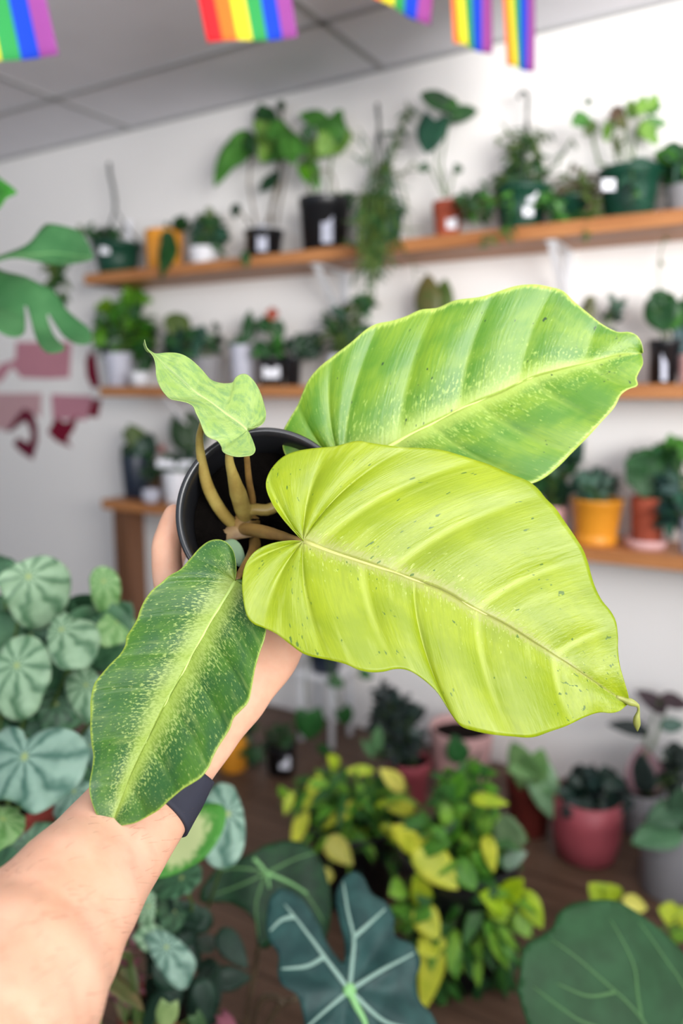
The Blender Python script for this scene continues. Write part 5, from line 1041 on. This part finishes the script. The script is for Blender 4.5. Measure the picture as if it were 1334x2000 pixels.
# forearm (pixel centre, depth, half width px, thickness ratio)
ARM = [((-150, 2190), 0.30, 275, 0.95), ((-70, 2060), 0.325, 240, 0.92), ((14, 1930), 0.355, 196, 0.86), ((80, 1836), 0.385, 163, 0.80), ((140, 1752), 0.412, 137, 0.76), ((205, 1668), 0.452, 115, 0.70), ((262, 1592), 0.482, 103, 0.64), ((305, 1530), 0.500, 96, 0.60), ((340, 1478), 0.512, 88, 0.58), ((385, 1408), 0.522, 92, 0.54), ((432, 1330), 0.534, 104, 0.46), ((475, 1250), 0.553, 118, 0.40), ((500, 1185), 0.572, 120, 0.36), ((512, 1135), 0.60, 110, 0.34)]
keys = [(at(x, y, d), hw / FPX * d, hw / FPX * d * r) for (x, y), d, hw, r in ARM]
sh = keys[0][0] + (keys[0][0] - keys[2][0]).normalized() * 0.10; keys = [(sh, 0.055, 0.055)] + keys
path = smooth_path(keys); full = []; U = None
for i in range(len(path) - 1, -1, -1):           # frames carried back from the palm, without twisting
    p, ra, rb2 = path[i]
    tg = (path[min(i + 1, len(path) - 1)][0] - path[max(i - 1, 0)][0]).normalized(); vw = (EYE - p).normalized()
    U2 = tg.cross(vw).normalized()
    if i < 10: U2 = (U - tg * U.dot(tg)).normalized()
    U = U2; V = U.cross(tg).normalized(); full.insert(0, (p, ra, rb2, U, V))
loft(full)
arm_frames = full
ball(at(346, 1566, 0.492), 0.0095)             # wrist bone on the little-finger side
def digit(pts, tip=True):                        # list of (point, radius): tapered finger with rounded knuckles
    P = smooth_path([(p, r, r) for p, r in pts], 6); skin.tube([p for p, _, _ in P], [r for _, r, _ in P], 16)
    ball(pts[-1][0], pts[-1][1] * 0.98)
    for p, r in pts[1:-1]: ball(p, r * 1.03)
# thumb up the left wall of the pot (base of the palm -> knuckle -> tip)
digit([(at(440, 1330, 0.525), 0.020), (at(372, 1235, 0.540), 0.0165), (at(334, 1150, 0.556), 0.0118), (at(325, 1073, 0.562), 0.0110), (at(334, 1030, 0.562), 0.0095), (at(340, 1004, 0.560), 0.0078)])
# index finger farther back along the left wall
digit([(at(440, 1230, 0.565), 0.013), (at(362, 1185, 0.590), 0.0105), (at(332, 1150, 0.610), 0.0092), (at(345, 1085, 0.635), 0.0082), (at(370, 1050, 0.645), 0.0070)])
pU = (Vector((0, 0, 1)) - PO_AX * PO_AX.z).normalized(); pR = PO_AX.cross(pU) * -1
if pR.dot(RGT) < 0: pR = -pR
def on_pot(axial, deg, extra):                   # a point outside the pot wall: axial metres below the rim, angle round the pot, finger radius
    rr = PO_R - (PO_R - rb_) * axial / PO_H + extra; return PO_RC - PO_AX * axial + (pR * math.cos(R(deg)) + pU * math.sin(R(deg))) * rr
for ax_, r0, a_end in ((0.086, 0.0092, -10), (0.066, 0.0092, -2), (0.047, 0.0080, -18)):
    degs = [-98, -74, -48, -28, a_end]; rads = [1.25, 1.08, 1.0, 0.92, 0.75]
    digit([(on_pot(ax_, d, r0 * q + 0.001), r0 * q) for d, q in zip(degs, rads)])
me = bpy.data.meshes.new('person'); org = at(0, 1800, 0.4)
me.from_pydata([p - org for p in skin.v], [], skin.f); tmp = bpy.data.objects.new('person', me); C.objects.link(tmp); tmp.location = org
bm = bmesh.new(); bm.from_mesh(me); bmesh.ops.recalc_face_normals(bm, faces=bm.faces); bm.to_mesh(me); bm.free()
rm = tmp.modifiers.new('skin', 'REMESH'); rm.mode = 'VOXEL'; rm.voxel_size = 0.0016; rm.use_smooth_shade = True
sm = tmp.modifiers.new('soft', 'SMOOTH'); sm.iterations = 14; sm.factor = 0.5
dg = bpy.context.evaluated_depsgraph_get(); me2 = bpy.data.meshes.new_from_object(tmp.evaluated_get(dg)); tmp.modifiers.clear(); tmp.data = me2
me2.materials.clear(); me2.materials.append(SK)
for pg in me2.polygons: pg.use_smooth = True
person = tag(tmp, 'bare left forearm of a person with dark wristband, hand cradling the held black pot', 'person')
# dark wristband wrapped round the wrist, following the forearm sections
b = MB(); P = []; secs = [f for f in arm_frames if 1470 < (1000 - FPX * ((f[0] - EYE).dot(UP) / depth_of(f[0]))) < 1572]
n = 48; vs = []; fs = []
for (p, ra, rb2, U, V) in secs:
    for k2 in range(n): an = 2 * math.pi * k2 / n; vs.append(p + U * (math.cos(an) * (ra + 0.0022)) + V * (math.sin(an) * (rb2 + 0.0022)))
for i in range(len(secs) - 1):
    for k2 in range(n): fs.append((i * n + k2, i * n + (k2 + 1) % n, (i + 1) * n + (k2 + 1) % n, (i + 1) * n + k2))
b.add(vs, fs); o = b.build('wristband', plain('dark_band', '2C2D38', 0.7, 0.25, 0.15, 60, 0.3), person); mod_solid(o, 0.003, 1); o['label'] = 'dark charcoal wristband'
# sparse fine hairs and a mole on the forearm
random.seed(3); hair = MB()
for i in range(170):
    f = random.choice(arm_frames[10:46]); g = arm_frames[arm_frames.index(f) + 1]; tgt = (g[0] - f[0]).normalized()
    an = random.uniform(R(25), R(150)); p = f[0].lerp(g[0], random.random()) + f[3] * (math.cos(an) * f[1]) + f[4] * (math.sin(an) * f[2])
    nn = (f[3] * math.cos(an) + f[4] * math.sin(an)).normalized(); d = (tgt * random.uniform(0.3, 1) + f[3] * random.uniform(0.2, 0.9)).normalized(); L = random.uniform(0.004, 0.009)
    p = p - nn * 0.0003; hair.tube([p, p + d * L * 0.5 + nn * 0.0009, p + d * L + nn * 0.0006], [0.00005, 0.00004, 0.00002], 4)
o = hair.build('arm_hair', plain('brown_hair', '6E4A38', 0.6, 0.3, 0.1), person); o['label'] = 'fine brown arm hairs'; o['kind'] = 'stuff'

f = min(arm_frames, key=lambda f: abs(1000 - FPX * ((f[0] - EYE).dot(UP) / depth_of(f[0])) - 1770)); b = MB()
q = Vector((0, 0, 0)); tgt_px = (178, 1777)
c = f[0] + f[4] * f[2] * 0.97; c = at(tgt_px[0], tgt_px[1], depth_of(c)); b.lathe([(0, 0.0008), (0.0011, 0.0004), (0.0013, 0), (0.0011, -0.0004), (0, -0.0008)], c, f[4], 12); o = b.build('mole', plain('mole_brown', '8A4E40', 0.6, 0.3), person)
